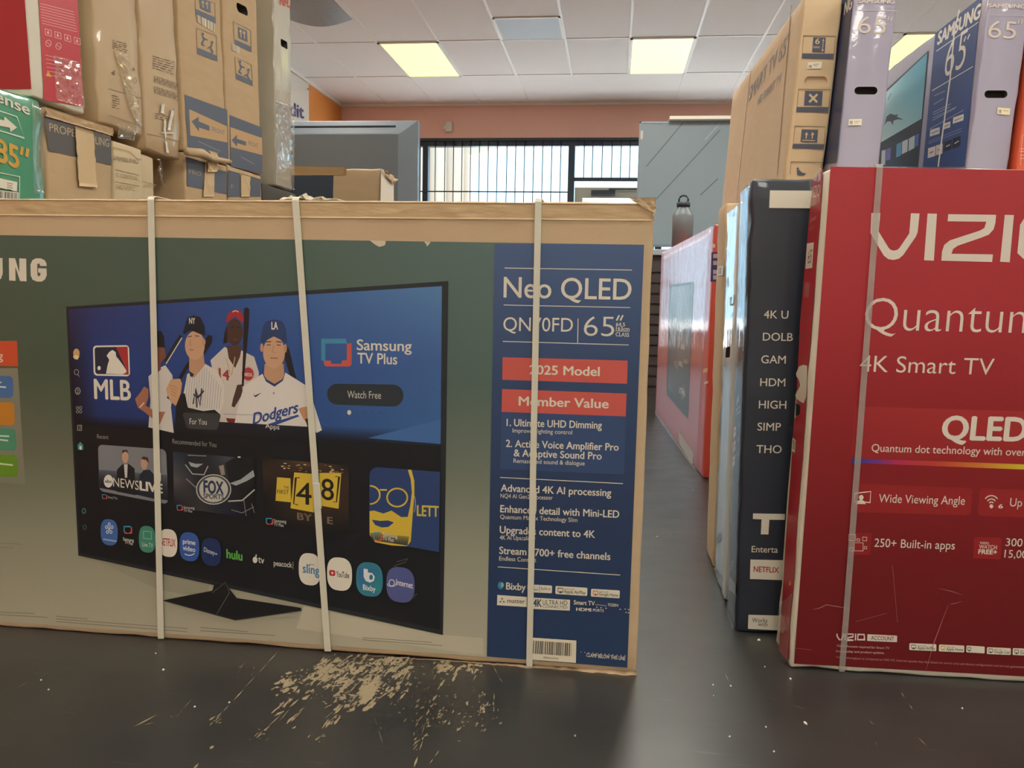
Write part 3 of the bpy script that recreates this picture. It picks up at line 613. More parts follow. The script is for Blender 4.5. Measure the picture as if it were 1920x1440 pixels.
q.text('4', (557, 943), (585, 946), 41, (36, 34, 30), .01); q.text('8', (604, 935), (627, 938), 40, (36, 34, 30), .01); q.line([(563, 895), (556, 895), (552, 944), (560, 946)], 2, (36, 34, 30)); q.line([(630, 893), (637, 893), (632, 941), (626, 940)], 2, (36, 34, 30)); q.text('BY    E', (559, 973), (625, 982), 13, (128, 108, 86), .03)
tvplus(500, 970, .24); q.text('Samsung', (515, 978), (538, 980), 6, (200, 200, 200), .02); q.text('TV Plus', (515, 985), (533, 987), 6, (200, 200, 200), .02)
q.rrect([(694, 874), (826, 884), (824, 1034), (693, 1011)], .12, (44, 68, 118), right=False)
def c6(*pp): return [(460+.3056*a, 800+.3056*b) for a, b in pp]
q.poly(c6((1000, 262), (1022, 262), (1040, 330), (1040, 420), (1028, 560), (1018, 700), (995, 730), (900, 725), (800, 705), (766, 660), (766, 515), (795, 512), (850, 530), (900, 512), (960, 552), (1000, 550), (1015, 480), (1025, 400), (1018, 320)), YEL)
q.grid([(694, 998), (768, 1005), (765, 1022), (700, 1012)], [[(150, 136, 62)], [(52, 58, 70)]]); q.poly(c6((780, 568), (830, 575), (880, 572), (915, 585), (880, 612), (840, 615), (800, 600)), (44, 68, 118))
q.arc(*c6((768, 416))[0], 18.5, 17, -90, 90, 3, YEL); q.ring(*c6((935, 432))[0], 19, 17, 3, YEL); q.line(c6((828, 385), (872, 385)), 3, YEL)
q.arc(*c6((1035, 470))[0], 3.5, 16, -60, 80, 1.6, (150, 160, 176)); q.text('LETT', (783, 966), (823, 968), 20, (206, 186, 70), .04)
tvplus(701, 997, .3); q.text('Samsung', (719, 1004), (746, 1008), 7, (214, 214, 208), .02); q.text('TV Plus', (719, 1012), (739, 1015), 7, (214, 214, 208), .02)
# app row
def app(x, y, rx, ry, c): q.ell(x, y, rx, ry, c, p=2.7, skew=.1)
app(207, 997, 16, 24.5, (66, 106, 172))
for k in range(5): a = -1.57+k*1.257; q.ring(207+5.5*math.cos(a), 990+8*math.sin(a), 2, 2.6, 1.2, (220, 224, 230)); q.line([(207, 990), (207+3.6*math.cos(a), 990+5.4*math.sin(a))], 1.2, (220, 224, 230))
q.line([(196, 1010), (221, 1014)], 3, (150, 170, 205))
tvplus(234, 985, .28); q.text('Samsung', (233, 1012), (253, 1015), 6, (205, 205, 200), .02); q.text('TV Plus', (236, 1018), (251, 1021), 6, (205, 205, 200), .02)
app(278, 1010, 15.5, 25, (70, 138, 116)); q.line([(271, 995), (286, 996), (286, 1010), (271, 1008)], 1.4, (110, 190, 180), True); q.text('Live TV', (269, 1023), (289, 1026), 8, (196, 216, 206), .01)
app(317.5, 1017, 17, 26, (226, 218, 204)); q.text('NETFLIX', (303, 1021), (331, 1024), 14, (176, 56, 52), .03)
app(357, 1024, 18.5, 27, (56, 92, 166)); q.text('prime', (345, 1018), (368, 1021), 9, (222, 224, 226), .03); q.text('video', (345, 1030), (368, 1034), 9, (222, 224, 226), .03); q.arc(357, 1034, 10, 6, 20, 150, 1.6, (222, 224, 226))
app(398, 1034, 18.5, 26, (32, 52, 100)); q.text('Disney', (384, 1033), (404, 1040), 9, (214, 216, 222), .01, slant=.1); q.text('+', (404, 1040), (410, 1041), 6, (214, 216, 222), .01)
q.text('hulu', (427, 1045), (456, 1050), 17, (92, 172, 76), .05)
q.ell(480, 1048.5, 4.5, 6, (214, 212, 204)); q.ell(482, 1040.5, 1.4, 2.2, (214, 212, 204)); q.text('tv', (486, 1053), (497, 1056), 13, (214, 212, 204), .02)
q.text('peacock', (515, 1059), (549, 1063), 10, (206, 204, 198), .03); q.line([(551, 1052), (551, 1066)], 1, (170, 160, 120))
app(582, 1066, 20.5, 30, (224, 220, 206)); q.text('sling', (569.5, 1072), (600, 1077), 17, (58, 126, 176), .03); q.arc(585, 1060, 6, 3, 200, 340, 1.2, (90, 130, 160))
app(638, 1075, 23.5, 31, (226, 222, 208)); q.rrect([(618.5, 1067), (630, 1068), (630, 1079), (618.5, 1078)], .3, (180, 54, 52)); q.poly([(623, 1070), (627.5, 1073), (623, 1076)], (232, 226, 216)); q.text('YouTube', (632, 1080), (656, 1083), 11, (70, 60, 58), .03)
app(694, 1085, 25, 32, (54, 128, 152)); q.grid([(674, 1064), (712, 1066), (714, 1106), (676, 1104)], [[(62, 104, 178), (50, 120, 160)], [(52, 120, 160), (44, 146, 142)]]); q.poly([(683, 1065), (691, 1066), (691, 1072), (699, 1073), (704, 1080), (702, 1088), (695, 1091), (687, 1088), (683, 1080)], (226, 230, 230)); q.ell(697, 1081, 3.4, 5, (56, 124, 160)); q.text('Bixby', (682, 1104), (705, 1108), 10, (224, 228, 228), .03)
app(752, 1095, 26.5, 33, (84, 92, 150)); q.ring(735.5, 1091.5, 5, 6, 1.4, (222, 222, 228)); q.arc(735.5, 1094, 8, 4, -20, 200, 1.2, (222, 222, 228)); q.text('Internet', (744, 1095), (775, 1102), 11, (222, 222, 228), .02)
# printed stand
q.poly([(308, 1124), (400, 1106), (404, 1092), (428, 1098), (446, 1120), (566, 1138), (567, 1143), (443, 1161)], (24, 26, 30)); q.line([(308, 1124.5), (443, 1161), (567, 1143)], 1.6, (52, 54, 56))
for pl in ([(400, 1110), (425, 1090), (432, 1110), (408, 1150)], [(745, 1052), (766, 1046), (762, 1052), (740, 1060)], [(770, 1118), (783, 1112), (776, 1120)]): q.line(pl, 1, (110, 110, 108))
q.build('television_picture', INKG)

# blue information panel
n_ = Print(big, 'front', lift=.0022); I = n_
I.grid([(928, 457), (1207.5, 459), (1176, 1251), (913, 1230)], [[(72, 96, 140)], [(50, 72, 112)], [(40, 60, 96)], [(38, 62, 100)]])
def c8(x, y): return (880+.3055*x, 420+.3055*y)
def c9(x, y): return (880+.3125*x, 840+.3125*y)
def T8(s, x0, y0, x1, y1, h, b=.0): I.text(s, c8(x0, y0), c8(x1, y1), h, WH, b)
def T9(s, x0, y0, x1, y1, h, b=.0): I.text(s, c9(x0, y0), c9(x1, y1), h, WH, b)
for a in ((217, 270, 998, 283), (212, 497, 988, 513), (207, 720, 978, 742)): I.line([c8(*a[:2]), c8(*a[2:])], 1.5, WH)
T8('Neo QLED', 212, 450, 992, 465, 39, .012); T8('QN70FD', 209, 655, 635, 661, 26, .0)
I.line([c8(668, 580), c8(665, 728)], 1.5, WH); T8('65', 702, 686, 888, 690, 38, -.01)
for dx in (0, 7): I.line([(1161+dx, 591), (1156+dx, 601)], 3, WH)
T8('64.5', 900, 626, 955, 628, 7, .02); T8('163cm', 900, 652, 982, 656, 7.5, .02); I.line([(1154, 620.5), (1180, 621.3)], .8, WH); T8('CLASS', 898, 688, 980, 692, 7.5, .02)
RED = (206, 92, 84)
I.poly([c8(205, 817), c8(972, 838), c8(968, 980), c8(203, 955)], RED); T8('2025 Model', 370, 920, 798, 932, 17, .03)
I.poly([c8(202, 1012), c8(965, 1040), c8(960, 1180), c8(199, 1152)], RED); T8('Member Value', 305, 1112, 853, 1130, 17, .03)
I.poly([c8(199, 1152), c8(960, 1180), (1170, 889.5), (938, 879)], (54, 78, 122))
T8('1. Ultimate UHD Dimming', 230, 1238, 812, 1255, 13.5, .025); T8('Improves lighting control', 266, 1278, 631, 1290, 8, .005)
T8('2. Active Voice Amplifier Pro', 226, 1366, 915, 1390, 13.5, .025); T9('& Adaptive Sound Pro', 268, 48, 793, 68, 13.5, .025); T9('Remastered sound & dialogue', 266, 87, 692, 103, 8, .005)
I.line([c9(185, 175), c9(922, 212)], 1.4, WH); I.line([c9(172, 711), c9(905, 760)], 1.4, WH)
T9('Advanced 4K AI processing', 190, 258, 850, 288, 13.5, .025); T9('NQ4 AI Gen2 Processor', 188, 297, 500, 309, 8, .005)
T9('Enhanced detail with Mini-LED', 187, 383, 898, 417, 13.5, .025); T9('Quantum Matrix Technology Slim', 186, 422, 648, 443, 8, .005)
T9('Upgrades content to 4K', 184, 508, 753, 537, 13.5, .025); T9('4K AI Upscaling+', 183, 547, 398, 553, 8, .005)
T9('Stream 2700+ free channels', 181, 632, 845, 670, 13.5, .025); T9('Endless Content', 180, 672, 402, 683, 8, .005)
I.ell(939, 1097, 5.5, 7, (70, 130, 170)); I.ell(942, 1096, 3, 4.5, (120, 190, 190)); T9('Bixby', 222, 845, 338, 853, 13, .03)
BADGE = (224, 218, 200); BK = (60, 60, 60)
def badge(pr, quad, s, rad=.15, x0=.36, ic=None):
    pr.rrect(quad, rad, BADGE); TL, TR, BR, BL = [Vector(a) for a in quad]
    def uv(u, v): return tuple((TL*(1-u)+TR*u)*(1-v)+(BL*(1-u)+BR*u)*v)
    h = (BL-TL).length
    if ic: pr.line([uv(.08, .25), uv(.24, .25), uv(.24, .7), uv(.08, .7)], h*.08, ic, True); pr.poly([uv(.11, .85), uv(.16, .55), uv(.21, .85)], ic)
    if s: pr.text(s, uv(x0, .82), uv(.95, .82), h*.42, BK, .015); pr.text('works with', uv(x0, .38), uv(x0+.32, .38), h*.2, BK)
badge(I, [c9(350, 815), c9(497, 823), c9(496, 869), c9(350, 862)], None); I.text('built-in', c9(432, 848), c9(486, 851), 6, BK); I.line([c9(422, 825), c9(422, 858)], .8, BK); I.arc(*c9(400, 840), 4, 3, 20, 200, 1, BK)
badge(I, [c9(518, 825), c9(709, 836), c9(707, 885), c9(516, 873)], 'Apple AirPlay', .15, .27, BK); badge(I, [c9(731, 842), c9(903, 852), c9(901, 899), c9(729, 888)], 'Google Home', .15, .28, (190, 90, 70))
I.poly([c9(169, 879), c9(346, 891), c9(345, 951), c9(167, 940)], BADGE); I.text('matter', c9(229, 925), c9(334, 930), 8, BK, .01)
for a in (-90, 30, 150): x, y = c9(198, 914); I.line([(x+1.5*math.cos(math.radians(a)), y+1.5*math.sin(math.radians(a))), (x+5*math.cos(math.radians(a)), y+5*math.sin(math.radians(a)))], 1.6, BK); I.line([(x+5*math.cos(math.radians(a+25)), y+5*math.sin(math.radians(a+25))), (x+5*math.cos(math.radians(a-25)), y+5*math.sin(math.radians(a-25)))], 1, BK)
I.poly([c9(375, 894), c9(605, 908), c9(603, 973), c9(374, 962)], BADGE); I.text('4K', c9(385, 948), c9(434, 950), 14, (44, 60, 88), .04); I.text('ULTRA HD', c9(440, 936), c9(588, 941), 9, BK, .0); I.text('CONNECTED', c9(440, 955), c9(588, 961), 5, BK)
T9('Smart TV', 627, 935, 752, 942, 8, .03); T9('TIZEN', 830, 945, 892, 949, 5, .03); T9('HDMI', 642, 973, 730, 978, 6, .05); T9('PORTS', 742, 977, 806, 981, 5, .03); I.line([c9(757, 936), c9(825, 944)], .8, WH)
for i in range(12): I.ell(*c9(670+i*24, 1221+i*1.9), .8, .8, WH)
for dx, dy in ((765, 952), (790, 955), (820, 958), (905, 965), (935, 963), (955, 966), (940, 983), (955, 985)): I.ell(*c9(dx, dy), 1.6, 1, WH, n=7)
T9('CLAMP BELOW THIS LINE', 703, 1248, 935, 1270, 7, .03)
I.build('information_panel', INKG)
st = Print(big, 'front', lift=.0045); st.poly([c9(360, 1131), c9(643, 1150), c9(640, 1284), c9(355, 1263)], (226, 218, 196)); st.barcode([c9(384, 1150), c9(615, 1166), c9(612, 1244), c9(380, 1228)], 3); st.text('8806095', c9(445, 1256), c9(535, 1264), 3.2, BK); st.build('barcode_sticker', INK)
# tape over the top edge, straps
KT = mat('top_tape', (196, 168, 128), .5, var=.07, vscale=14, bump=.3, bscale=22, stretch=(1, 1, 4))
sheet('top_tape', big, 'front', [(-205, 373), (1227, 383), (1226, 414), (-205, 402)], KT, th=.0006, crinkle=.0022, seed=2, nu=140, nv=8, lift=.001, ragged=.004)
tv_, tf_ = [], []
def strapband(name, t, top, bot, wpx, m=STRAP, back=.098, clip=None, zt=None, yo=.0065):
    pr = Print(t, 'front'); a, b = pr.P(*top), pr.P(*bot); N = pr.N; w = (pr.P(top[0]+wpx, top[1])-a).length; H = t['size'][2]
    ax = b + (a-b)*((H+.004-b.z)/(a.z-b.z)); up = Vector((0, 0, 1)); pts, Ns = [], []
    b0 = b + (a-b)*((.004-b.z)/(a.z-b.z))
    n = 14
    for i in range(n+1): pts.append(b0+(ax-b0)*(i/n)+N*yo); Ns.append(N)
    pts[-1] = pts[-1]-up*.006; pts += [ax+N*(yo-.003)-up*.001, ax+N*-.005+up*.001, ax-N*back+up*.001]; Ns += [N+up, up, up]
    o = ribbon(name, t, pts, w, rgt0, Ns, m=m)
    if clip:
        for y0, y1 in clip:
            f0, f1 = (y0-top[1])/(bot[1]-top[1]), (y1-top[1])/(bot[1]-top[1]); A_, B_ = a+(b-a)*f0+N*(yo+.0012), a+(b-a)*f1+N*(yo+.0012)
            ribbon('weld_overlap', t, [A_+rgt0*.002, B_+rgt0*.002], w*1.04, rgt0, N, th=.0008, m=m, parent=o)
    return o
strapband('strap', big, (286, 373), (305, 1199), 11, clip=[(874, 889)])
strapband('strap', big, (556.5, 375), (617, 1222), 12, clip=[(893, 941)])
strapband('strap', big, (1010, 377), (993, 1247), 12, clip=[(908, 945)])

# ------------------------------------------------------------------ red television carton at right
FILM = film_mat('clear_film'); FILMB = film_mat('cloudy_band', .08, 120, .3, (200, 190, 185), .33)
viz, vc = box('red television box with white edges and big white lettering, at right on the floor', (.402, 1.730, 0), (1.52, .135, 1.055), WHITEB, rot=(0, 0, math.radians(1.56)), seed=8, shear=(.019, 0), edge=.008, flat=.0003, r=.007)
def d6(x, y): return (1420+.4167*x, 300+.4167*y)
def d7(x, y): return (1420+.3056*x, 860+.3056*y)
VR = [(178, 44, 54), (172, 38, 48), (146, 24, 32), (114, 12, 20), (106, 9, 17)]  # print gradient, with the light's falloff towards the floor put into the reds
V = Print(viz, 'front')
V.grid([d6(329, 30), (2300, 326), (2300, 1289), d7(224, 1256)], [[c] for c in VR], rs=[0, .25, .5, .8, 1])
V.grid([d6(440, 1108), (2300, 782), (2300, 886), d6(420, 1345)], [[(166, 40, 44), (176, 46, 48)], [(150, 30, 34), (160, 34, 38)]])
V.grid([(1597, 859), (2300, 884), (2300, 895), (1596, 867.5)], [[(52, 60, 150), (110, 50, 140), (180, 40, 90), (190, 60, 50), (206, 130, 44), (206, 196, 50), (60, 160, 70), (50, 120, 180)]]*2, cs=[0, .07, .12, .22, .36, .48, .7, 1])
VW = (222, 212, 200)
def pv(*pp): V.poly([d6(*a) for a in pp], VW)
pv((512, 238), (553, 239), (545, 322), (590, 396), (600, 405), (614, 408), (630, 404), (640, 394), (683, 330), (690, 240), (729, 241), (720, 326), (712, 345), (655, 428), (636, 444), (612, 450), (588, 446), (568, 430), (508, 330))
pv((765, 241), (807, 242), (793, 453), (749, 451)); pv((1112, 247), (1153, 248), (1134, 460), (1091, 458))
pv((858, 244), (1073, 247), (1070, 282), (1062, 312), (1040, 336), (1005, 350), (900, 386), (880, 400), (872, 422), (1059, 425), (1055, 459), (827, 453), (830, 412), (840, 382), (865, 362), (1000, 318), (1020, 306), (1029, 278), (855, 276))
V.line([d6(*a) for a in ((1220, 265), (1350, 268), (1385, 300), (1370, 430), (1330, 452), (1225, 448), (1192, 415), (1200, 295))], 16, VW, True)
V.text('Quantum', d6(478, 765), d6(1262, 782), 63, VW, -.012); V.text('4K Smart TV', d6(458, 951), d6(1060, 967), 31, VW, -.003)
V.text('QLED', d6(830, 1255), d6(1205, 1264), 44, VW, .045); V.text('Quantum dot technology with over', d6(512, 1311), d6(1205, 1331), 14.5, VW, .005)
V.rrect([d7(588, 150), d7(1320, 180), d7(1306, 347), d7(578, 326)], .12, (152, 30, 34)); V.rrect([d7(1362, 180), d7(2060, 208), d7(2044, 376), d7(1350, 348)], .12, (152, 30, 34))
V.text('Wide Viewing Angle', d7(742, 267), d7(1270, 282), 16, VW, .0); V.line([d7(598, 212), d7(695, 200), d7(690, 268), d7(594, 262)], 1.5, VW, True); V.ell(*d7(636, 237), 4.4, 4.8, VW); V.poly([d7(604, 277), d7(612, 258), d7(635, 250), d7(656, 260), d7(664, 278)], VW)
for r in (5, 10, 15.5): V.arc(*d7(1434, 284), r, r*1.15, 222, 318, 2, VW)
V.ell(*d7(1434, 291), 3.4, 3.8, VW); V.text('6', d7(1477, 303), d7(1503, 304), 8, VW, .03); V.text('Up', d7(1546, 291), d7(1620, 294), 16, VW)
V.rrect([d7(575, 452), d7(700, 456), d7(690, 590), d7(566, 586)], .05, (146, 28, 32))
for x0, y0, x1, y1 in ((560, 464, 602, 502), (645, 480, 670, 503), (610, 490, 627, 504), (594, 514, 648, 565), (655, 538, 670, 553), (566, 544, 586, 566)): V.line([d7(x0, y0), d7(x1, y0+1), d7(x1-1, y1), d7(x0-1, y1-1)], 1.2, (206, 176, 168), True)
V.text('250+ Built-in apps', d7(715, 539), d7(1208, 556), 16, VW, .0)
V.rrect([d7(1328, 478), d7(1497, 484), d7(1490, 618), d7(1322, 610)], .08, (150, 28, 34)); V.text('VIZIO', d7(1362, 521), d7(1418, 524), 4, VW, .02); V.text('WATCH', d7(1358, 550), d7(1466, 555), 7.5, VW, .01); V.text('FREE+', d7(1354, 582), d7(1466, 586), 8.5, VW, .05)
V.text('300', d7(1520, 534), d7(1622, 538), 15, VW); V.text('15,00', d7(1512, 605), d7(1650, 610), 15, VW)
def vz(x, y, s, w):
    def a(*pp): return [d7(x+s*u, y+s*k) for u, k in pp]
    V.line(a((0, 0), (0, 14), (14, 36), (24, 36), (36, 14), (37, 0)), w, VW); V.line(a((48, 0), (47, 38)), w, VW); V.line(a((60, 2), (96, 3), (92, 18), (62, 24), (58, 37), (96, 38)), w, VW); V.line(a((108, 0), (107, 39)), w, VW); V.line(a((122, 4), (158, 5), (160, 35), (120, 35)), w, VW, True)
vz(488, 1072, 1.05, 2.3); V.rrect([d7(674, 1075), d7(856, 1084), d7(855, 1124), d7(672, 1116)], .1, (214, 206, 194)); V.text('ACCOUNT', d7(695, 1109), d7(836, 1115), 7.5, (120, 60, 60), .02)
for st_, x0, y0, x1, y1 in (('VIZIO Account required for Smart TV', 484, 1152, 808, 1167), ('functionality and product updates.', 480, 1184, 778, 1196)): V.text(st_, d7(x0, y0), d7(x1, y1), 4.2, (206, 170, 164), .01)
V.text('*WiFi 6 throughput as compared to WiFi 4/5. Internet speeds may vary based on service area and device configuration and are not guaranteed', d7(478, 1222), d7(1640, 1283), 4, (190, 140, 134), .0)
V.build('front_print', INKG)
B2 = Print(viz, 'front', lift=.003)
for a, b, w_, h_, s in ((930, 1128, 165, 42, 'Apple AirPlay'), (1111, 1136, 155, 42, 'Apple Home'), (1279, 1142, 112, 42, None), (1405, 1152, 146, 42, 'Google Cast'), (1563, 1158, 150, 42, 'Google Home')): badge(B2, [d7(a, b), d7(a+w_, b+7), d7(a+w_-1, b+7+h_), d7(a-2, b+h_)], s, .15, .3, (206, 160, 60) if s == 'Apple Home' else BK)
B2.build('badge_row', INK)
# scuffs in the clear film over the print
sc = Print(viz, 'front', lift=.004)
for ln in ([(335, 922), (380, 912), (420, 892), (500, 905), (555, 915)], [(598, 996), (790, 944)], [(1105, 792), (1180, 808), (1255, 832)], [(1250, 872), (1200, 885), (1172, 890)], [(1165, 895), (1080, 1120), (1030, 1290)], [(825, 650), (855, 1000)], [(230, 1158), (330, 1168)]): sc.line([d7(*a) for a in ln], [.4]+[1.5]*(len(ln)-2)+[.4], (170, 120, 116) if len(ln) != 2 else (190, 150, 145))
sc.build('film_crease', INK)
strapband('strap', viz, (1648, 308), (1576, 1266), 12.5, m=FILMB, back=.12, yo=.006)
# narrow left side
viz['fit'] = .56
Lp = Print(viz, 'left')
Lp.poly([(1504, 347), (1520, 334), (1537, 322), (1531, 420), (1524, 500), (1521, 560), (1515, 640), (1508, 700), (1506, 790), (1500, 870), (1491, 980), (1488, 1080), (1479, 1160), (1477, 1236), (1462, 1216), (1447, 1194), (1453, 1100), (1459, 980), (1466, 880), (1471, 780), (1475, 772), (1489, 771), (1489, 753), (1476, 745), (1480, 600), (1491, 480)], (164, 36, 46))
Lp.text('VIZIO', (1499, 382), (1527, 372), 20, (214, 190, 184), .0); Lp.text('Quantum', (1500, 424), (1518, 416), 9, (200, 160, 156)); Lp.text('4K Smart TV', (1499, 438), (1514, 431), 5, (190, 140, 136))
Lp.poly([(1493, 462), (1514.5, 457.5), (1512, 504), (1491.5, 507)], (220, 212, 198)); Lp.text('65', (1497, 498), (1508, 495), 24, (60, 40, 44), .0)
for k in range(3): Lp.text(('CHOOSE', 'BIG', 'VIEW')[k] if False else 'III', (1489+5*k, 560), (1494+5*k, 557), 28, (190, 130, 126))
Lp.poly([d6(128, 942), d6(148, 915), d6(178, 912), d6(208, 920), d6(212, 985), d6(208, 1060), d6(190, 1085), d6(165, 1072), d6(133, 1052), d6(128, 1035), d6(160, 1000), d6(150, 975), d6(130, 955)], (214, 204, 188))
Lp.poly([d6(117, 1218), d6(142, 1238), d6(138, 1292), d6(112, 1275)], (214, 208, 190)); Lp.barcode([d6(120, 1228), d6(138, 1242), d6(136, 1280), d6(117, 1268)], 4, 6)
Lp.poly([(1471, 1084), (1477, 1078), (1478, 1090)], (206, 150, 80))
Lp.build('side_print', INKG)
hp = Print(viz, 'left', lift=.0015); hp.poly([(1475.5, 746), (1488, 753), (1488, 770), (1476, 771)], (18, 14, 14)); hp.build('hand_hole_shade', INK)  # flat dark patch; shade inside the torn hole put into the ink
sheet('side_film', viz, 'left', [(1448, 1110), (1487, 1110), (1477, 1240), (1445, 1196)], FILM, crinkle=.004, seed=5, lift=.003)
sheet('side_film', viz, 'left', [(1503, 346), (1538, 320), (1534, 385), (1497, 400)], FILM, crinkle=.005, seed=6, lift=.003)

# ------------------------------------------------------------------ lower row behind it
NAVYBOX = mat('navy_carton_print', (34, 41, 56), .5, var=.06, vscale=6, coat=.35, bump=.06, bscale=10)
WRAPW = mat('wrapped_white_carton', (196, 198, 198), .5, var=.05, vscale=5, coat=1, bump=.9, bscale=14, stretch=(1, 1, .35), ccoatbump=True)
tcl, tc_ = box('dark navy box with a column of white capitals, tucked behind the red box at right', (.315, 1.912, 0), (1.5, .14, 1.058), NAVYBOX, seed=11, shear=(-.014, 0), edge=.009, flat=.0006)
T = Print(tcl, 'front')
T.poly([(1443.5, 357), (1560, 358), (1560, 391), (1442, 390)], WH)
for s, x, y in (('4K U', 1432, 596.7), ('DOLB', 1430, 638.5), ('GAM', 1427, 681), ('HDM', 1425, 723.7), ('HIGH', 1422.5, 765.5), ('SIMP', 1420, 807), ('THO', 1418, 849)): T.text(s, (x, y), (40, .6, 1.0), 15, WH, .005)
def e5(x, y): return (1180+.347*x, 800+.347*y)
T.poly([e5(668, 468), e5(840, 471), e5(839, 503), e5(756, 502), e5(751, 582), e5(710, 581), e5(714, 500), e5(667, 498)], WH); T.text('Enterta', e5(660, 677), (40, 1, .94), 12, WH, .01)
T.poly([e5(654, 717), e5(850, 721), e5(845, 829), e5(651, 822)], WH); T.text('NETFLIX', e5(671, 783), e5(806, 789), 10.5, (176, 50, 48), .03)
T.poly([e5(643, 1015), e5(830, 1020), e5(826, 1101), e5(640, 1091)], WH); T.text('Works', e5(662, 1056), e5(745, 1058), 8.5, (60, 58, 56)); T.text('with', e5(694, 1076), e5(745, 1079), 8, (60, 58, 56))
T.build('front_print', INK)
WRAPD = mat('shrink_wrap', (70, 78, 92), .5, var=.15, vscale=7, coat=1, bump=1.0, bscale=26, stretch=(1, 1, .3), ccoatbump=True)
SHR = film_mat('shrink_film', .16, 24, .1, (240, 244, 250), .04, .0016)
tcl['fit'] = .50
T2 = Print(tcl, 'left')
T2.text('TCL', (1369, 772), (1384, 768), 15, (190, 190, 186), .03)
for k, y in enumerate((790, 816, 842)): T2.poly([(1364-k, y), (1371-k, y-3), (1370-k, y+15), (1363-k, y+18)], (214, 208, 204)); T2.poly([(1366-k, y+4), (1369-k, y+3), (1369-k, y+8), (1366-k, y+9)], (190, 80, 76)); T2.ell(1382-2*k, y+2, 2, 3, (120, 124, 130))
for k in range(9): T2.line([(1362-k*.4, 884+5*k), (1382-k*.4, 892+5*k)], .7, (120, 128, 138))
T2.poly([(1372, 738), (1381, 734), (1380, 748), (1370, 752)], (170, 174, 176)); T2.poly([e5(512, 730), e5(572, 840), e5(570, 895), e5(508, 800)], (150, 156, 160)); T2.text('TCL', (1366, 1050), (1371, 1034), 8, (150, 156, 164), .02, up=(-8, -4))
T2.build('side_print', INK)
carve(tc_, tcl, 'left', [(1373.5, 648), (1389, 645), (1388, 672), (1372.5, 672)], .05, .2)
sheet('side_film', tcl, 'left', [(1376, 372), (1409, 343), (1383, 1186), (1357, 1138)], SHR, crinkle=.003, seed=9, nu=10, nv=60, lift=.004)
wh, whc = box('white shrink-wrapped box, spine to the aisle, between the navy and the plain brown box', (.315, 2.105, 0), (1.5, .225, 1.03), WRAPW, seed=12, shear=(-.012, 0), edge=.006, flat=.001)
Q = Print(wh, 'left')
Q.text('U', (1369, 575), (1377, 570), 18, (120, 120, 124)); Q.text('QUANTUM', (1371, 596), (1376, 590), 5, (120, 120, 124))
Q.text('TCL', e5(470, 640), e5(500, 610), 16, (100, 124, 150), .02)
for k in range(6): Q.poly([e5(458+8*k, 760+9*k), e5(463+8*k, 764+9*k), e5(463+8*k, 780+9*k), e5(458+8*k, 775+9*k)], (120, 130, 144))
Q.build('side_print', INK)
carve(whc, wh, 'left', [(1361, 652), (1369, 649), (1368, 670), (1360, 671)], .05, .2)
br, brc = box('plain brown box, spine to the aisle, last in the right-hand lower row', (.318, 2.385, 0), (1.5, .165, 1.06), KRAFT2, seed=13, shear=(-.012, 0))
Q = Print(br, 'left'); Q.poly([(1346, 500), (1357, 498), (1356, 516), (1345, 518)], (214, 208, 196)); Q.barcode([(1348, 503), (1354, 502), (1353, 513), (1347, 514)], 3, 5); Q.build('side_label', INK)
bk, _ = box('wide plain brown carton hidden behind the lower row, carrying the upright lavender boxes', (.46, 2.64, 0), (1.4, .83, 1.06), KRAFT, seed=14)

# ------------------------------------------------------------------ upper row on the right
ub, ubc = box('plain brown box on the upper right row, handling symbols on its narrow end', (.505, 2.62, 1.062), (.112, 1.5, .63), KRAFT2, rot=(math.radians(2.9), 0, 0), seed=15, shear=(.043, 0), r=.01)
def u3(x, y): return (1320+.3125*x, .3125*y)
U = Print(ub, 'front'); KN = (78, 82, 98)
def pic(quadpts, inner, bar, kind):
    U.line([u3(*a) for a in quadpts], .9, (110, 92, 74), True); U.poly([u3(*a) for a in inner], KN); U.poly([u3(*a) for a in bar], KN)
pic([(597, 215), (788, 217), (780, 325), (588, 322)], [(655, 224), (730, 226), (724, 316), (648, 312)], [(588, 322), (780, 326), (776, 355), (586, 350)], 0)
U.text('6', u3(666, 264), u3(692, 264), 11, (200, 176, 140), .02); U.text('MAX', u3(656, 290), u3(694, 290), 4, (200, 176, 140), .02); U.line([u3(716, 236), u3(710, 308)], 1.2, (200, 176, 140)); U.poly([u3(716, 232), u3(722, 246), u3(708, 246)], (200, 176, 140)); U.poly([u3(710, 312), u3(704, 298), u3(718, 298)], (200, 176, 140))
pic([(567, 536), (757, 538), (748, 645), (557, 643)], [(606, 545), (712, 547), (706, 634), (599, 632)], [(555, 643), (748, 646), (744, 675), (552, 672)], 0)
U.line([u3(632, 566), u3(678, 614)], 4, (200, 176, 140)); U.line([u3(680, 566), u3(630, 614)], 4, (200, 176, 140))
pic([(546, 757), (728, 760), (720, 868), (535, 864)], [(586, 776), (684, 779), (678, 856), (578, 852)], [(532, 864), (722, 868), (718, 895), (529, 890)], 0)
for x in (612, 648): U.line([u3(x, 832), u3(x+2, 806)], 2, (200, 176, 140)); U.poly([u3(x+3, 792), u3(x+13, 810), u3(x-8, 810)], (200, 176, 140))
U.line([u3(590, 842), u3(666, 844)], 1.4, (200, 176, 140))
U.line([u3(516, 1045), u3(522, 972), u3(712, 975), u3(704, 1080)], .9, (110, 92, 74)); U.poly([u3(556, 1022), u3(570, 1018), u3(588, 1036), u3(612, 1040), u3(600, 1052), u3(560, 1052)], KN); U.ell(*u3(562, 1012), 2.2, 2.4, KN)
U.build('handling_symbols', INK)
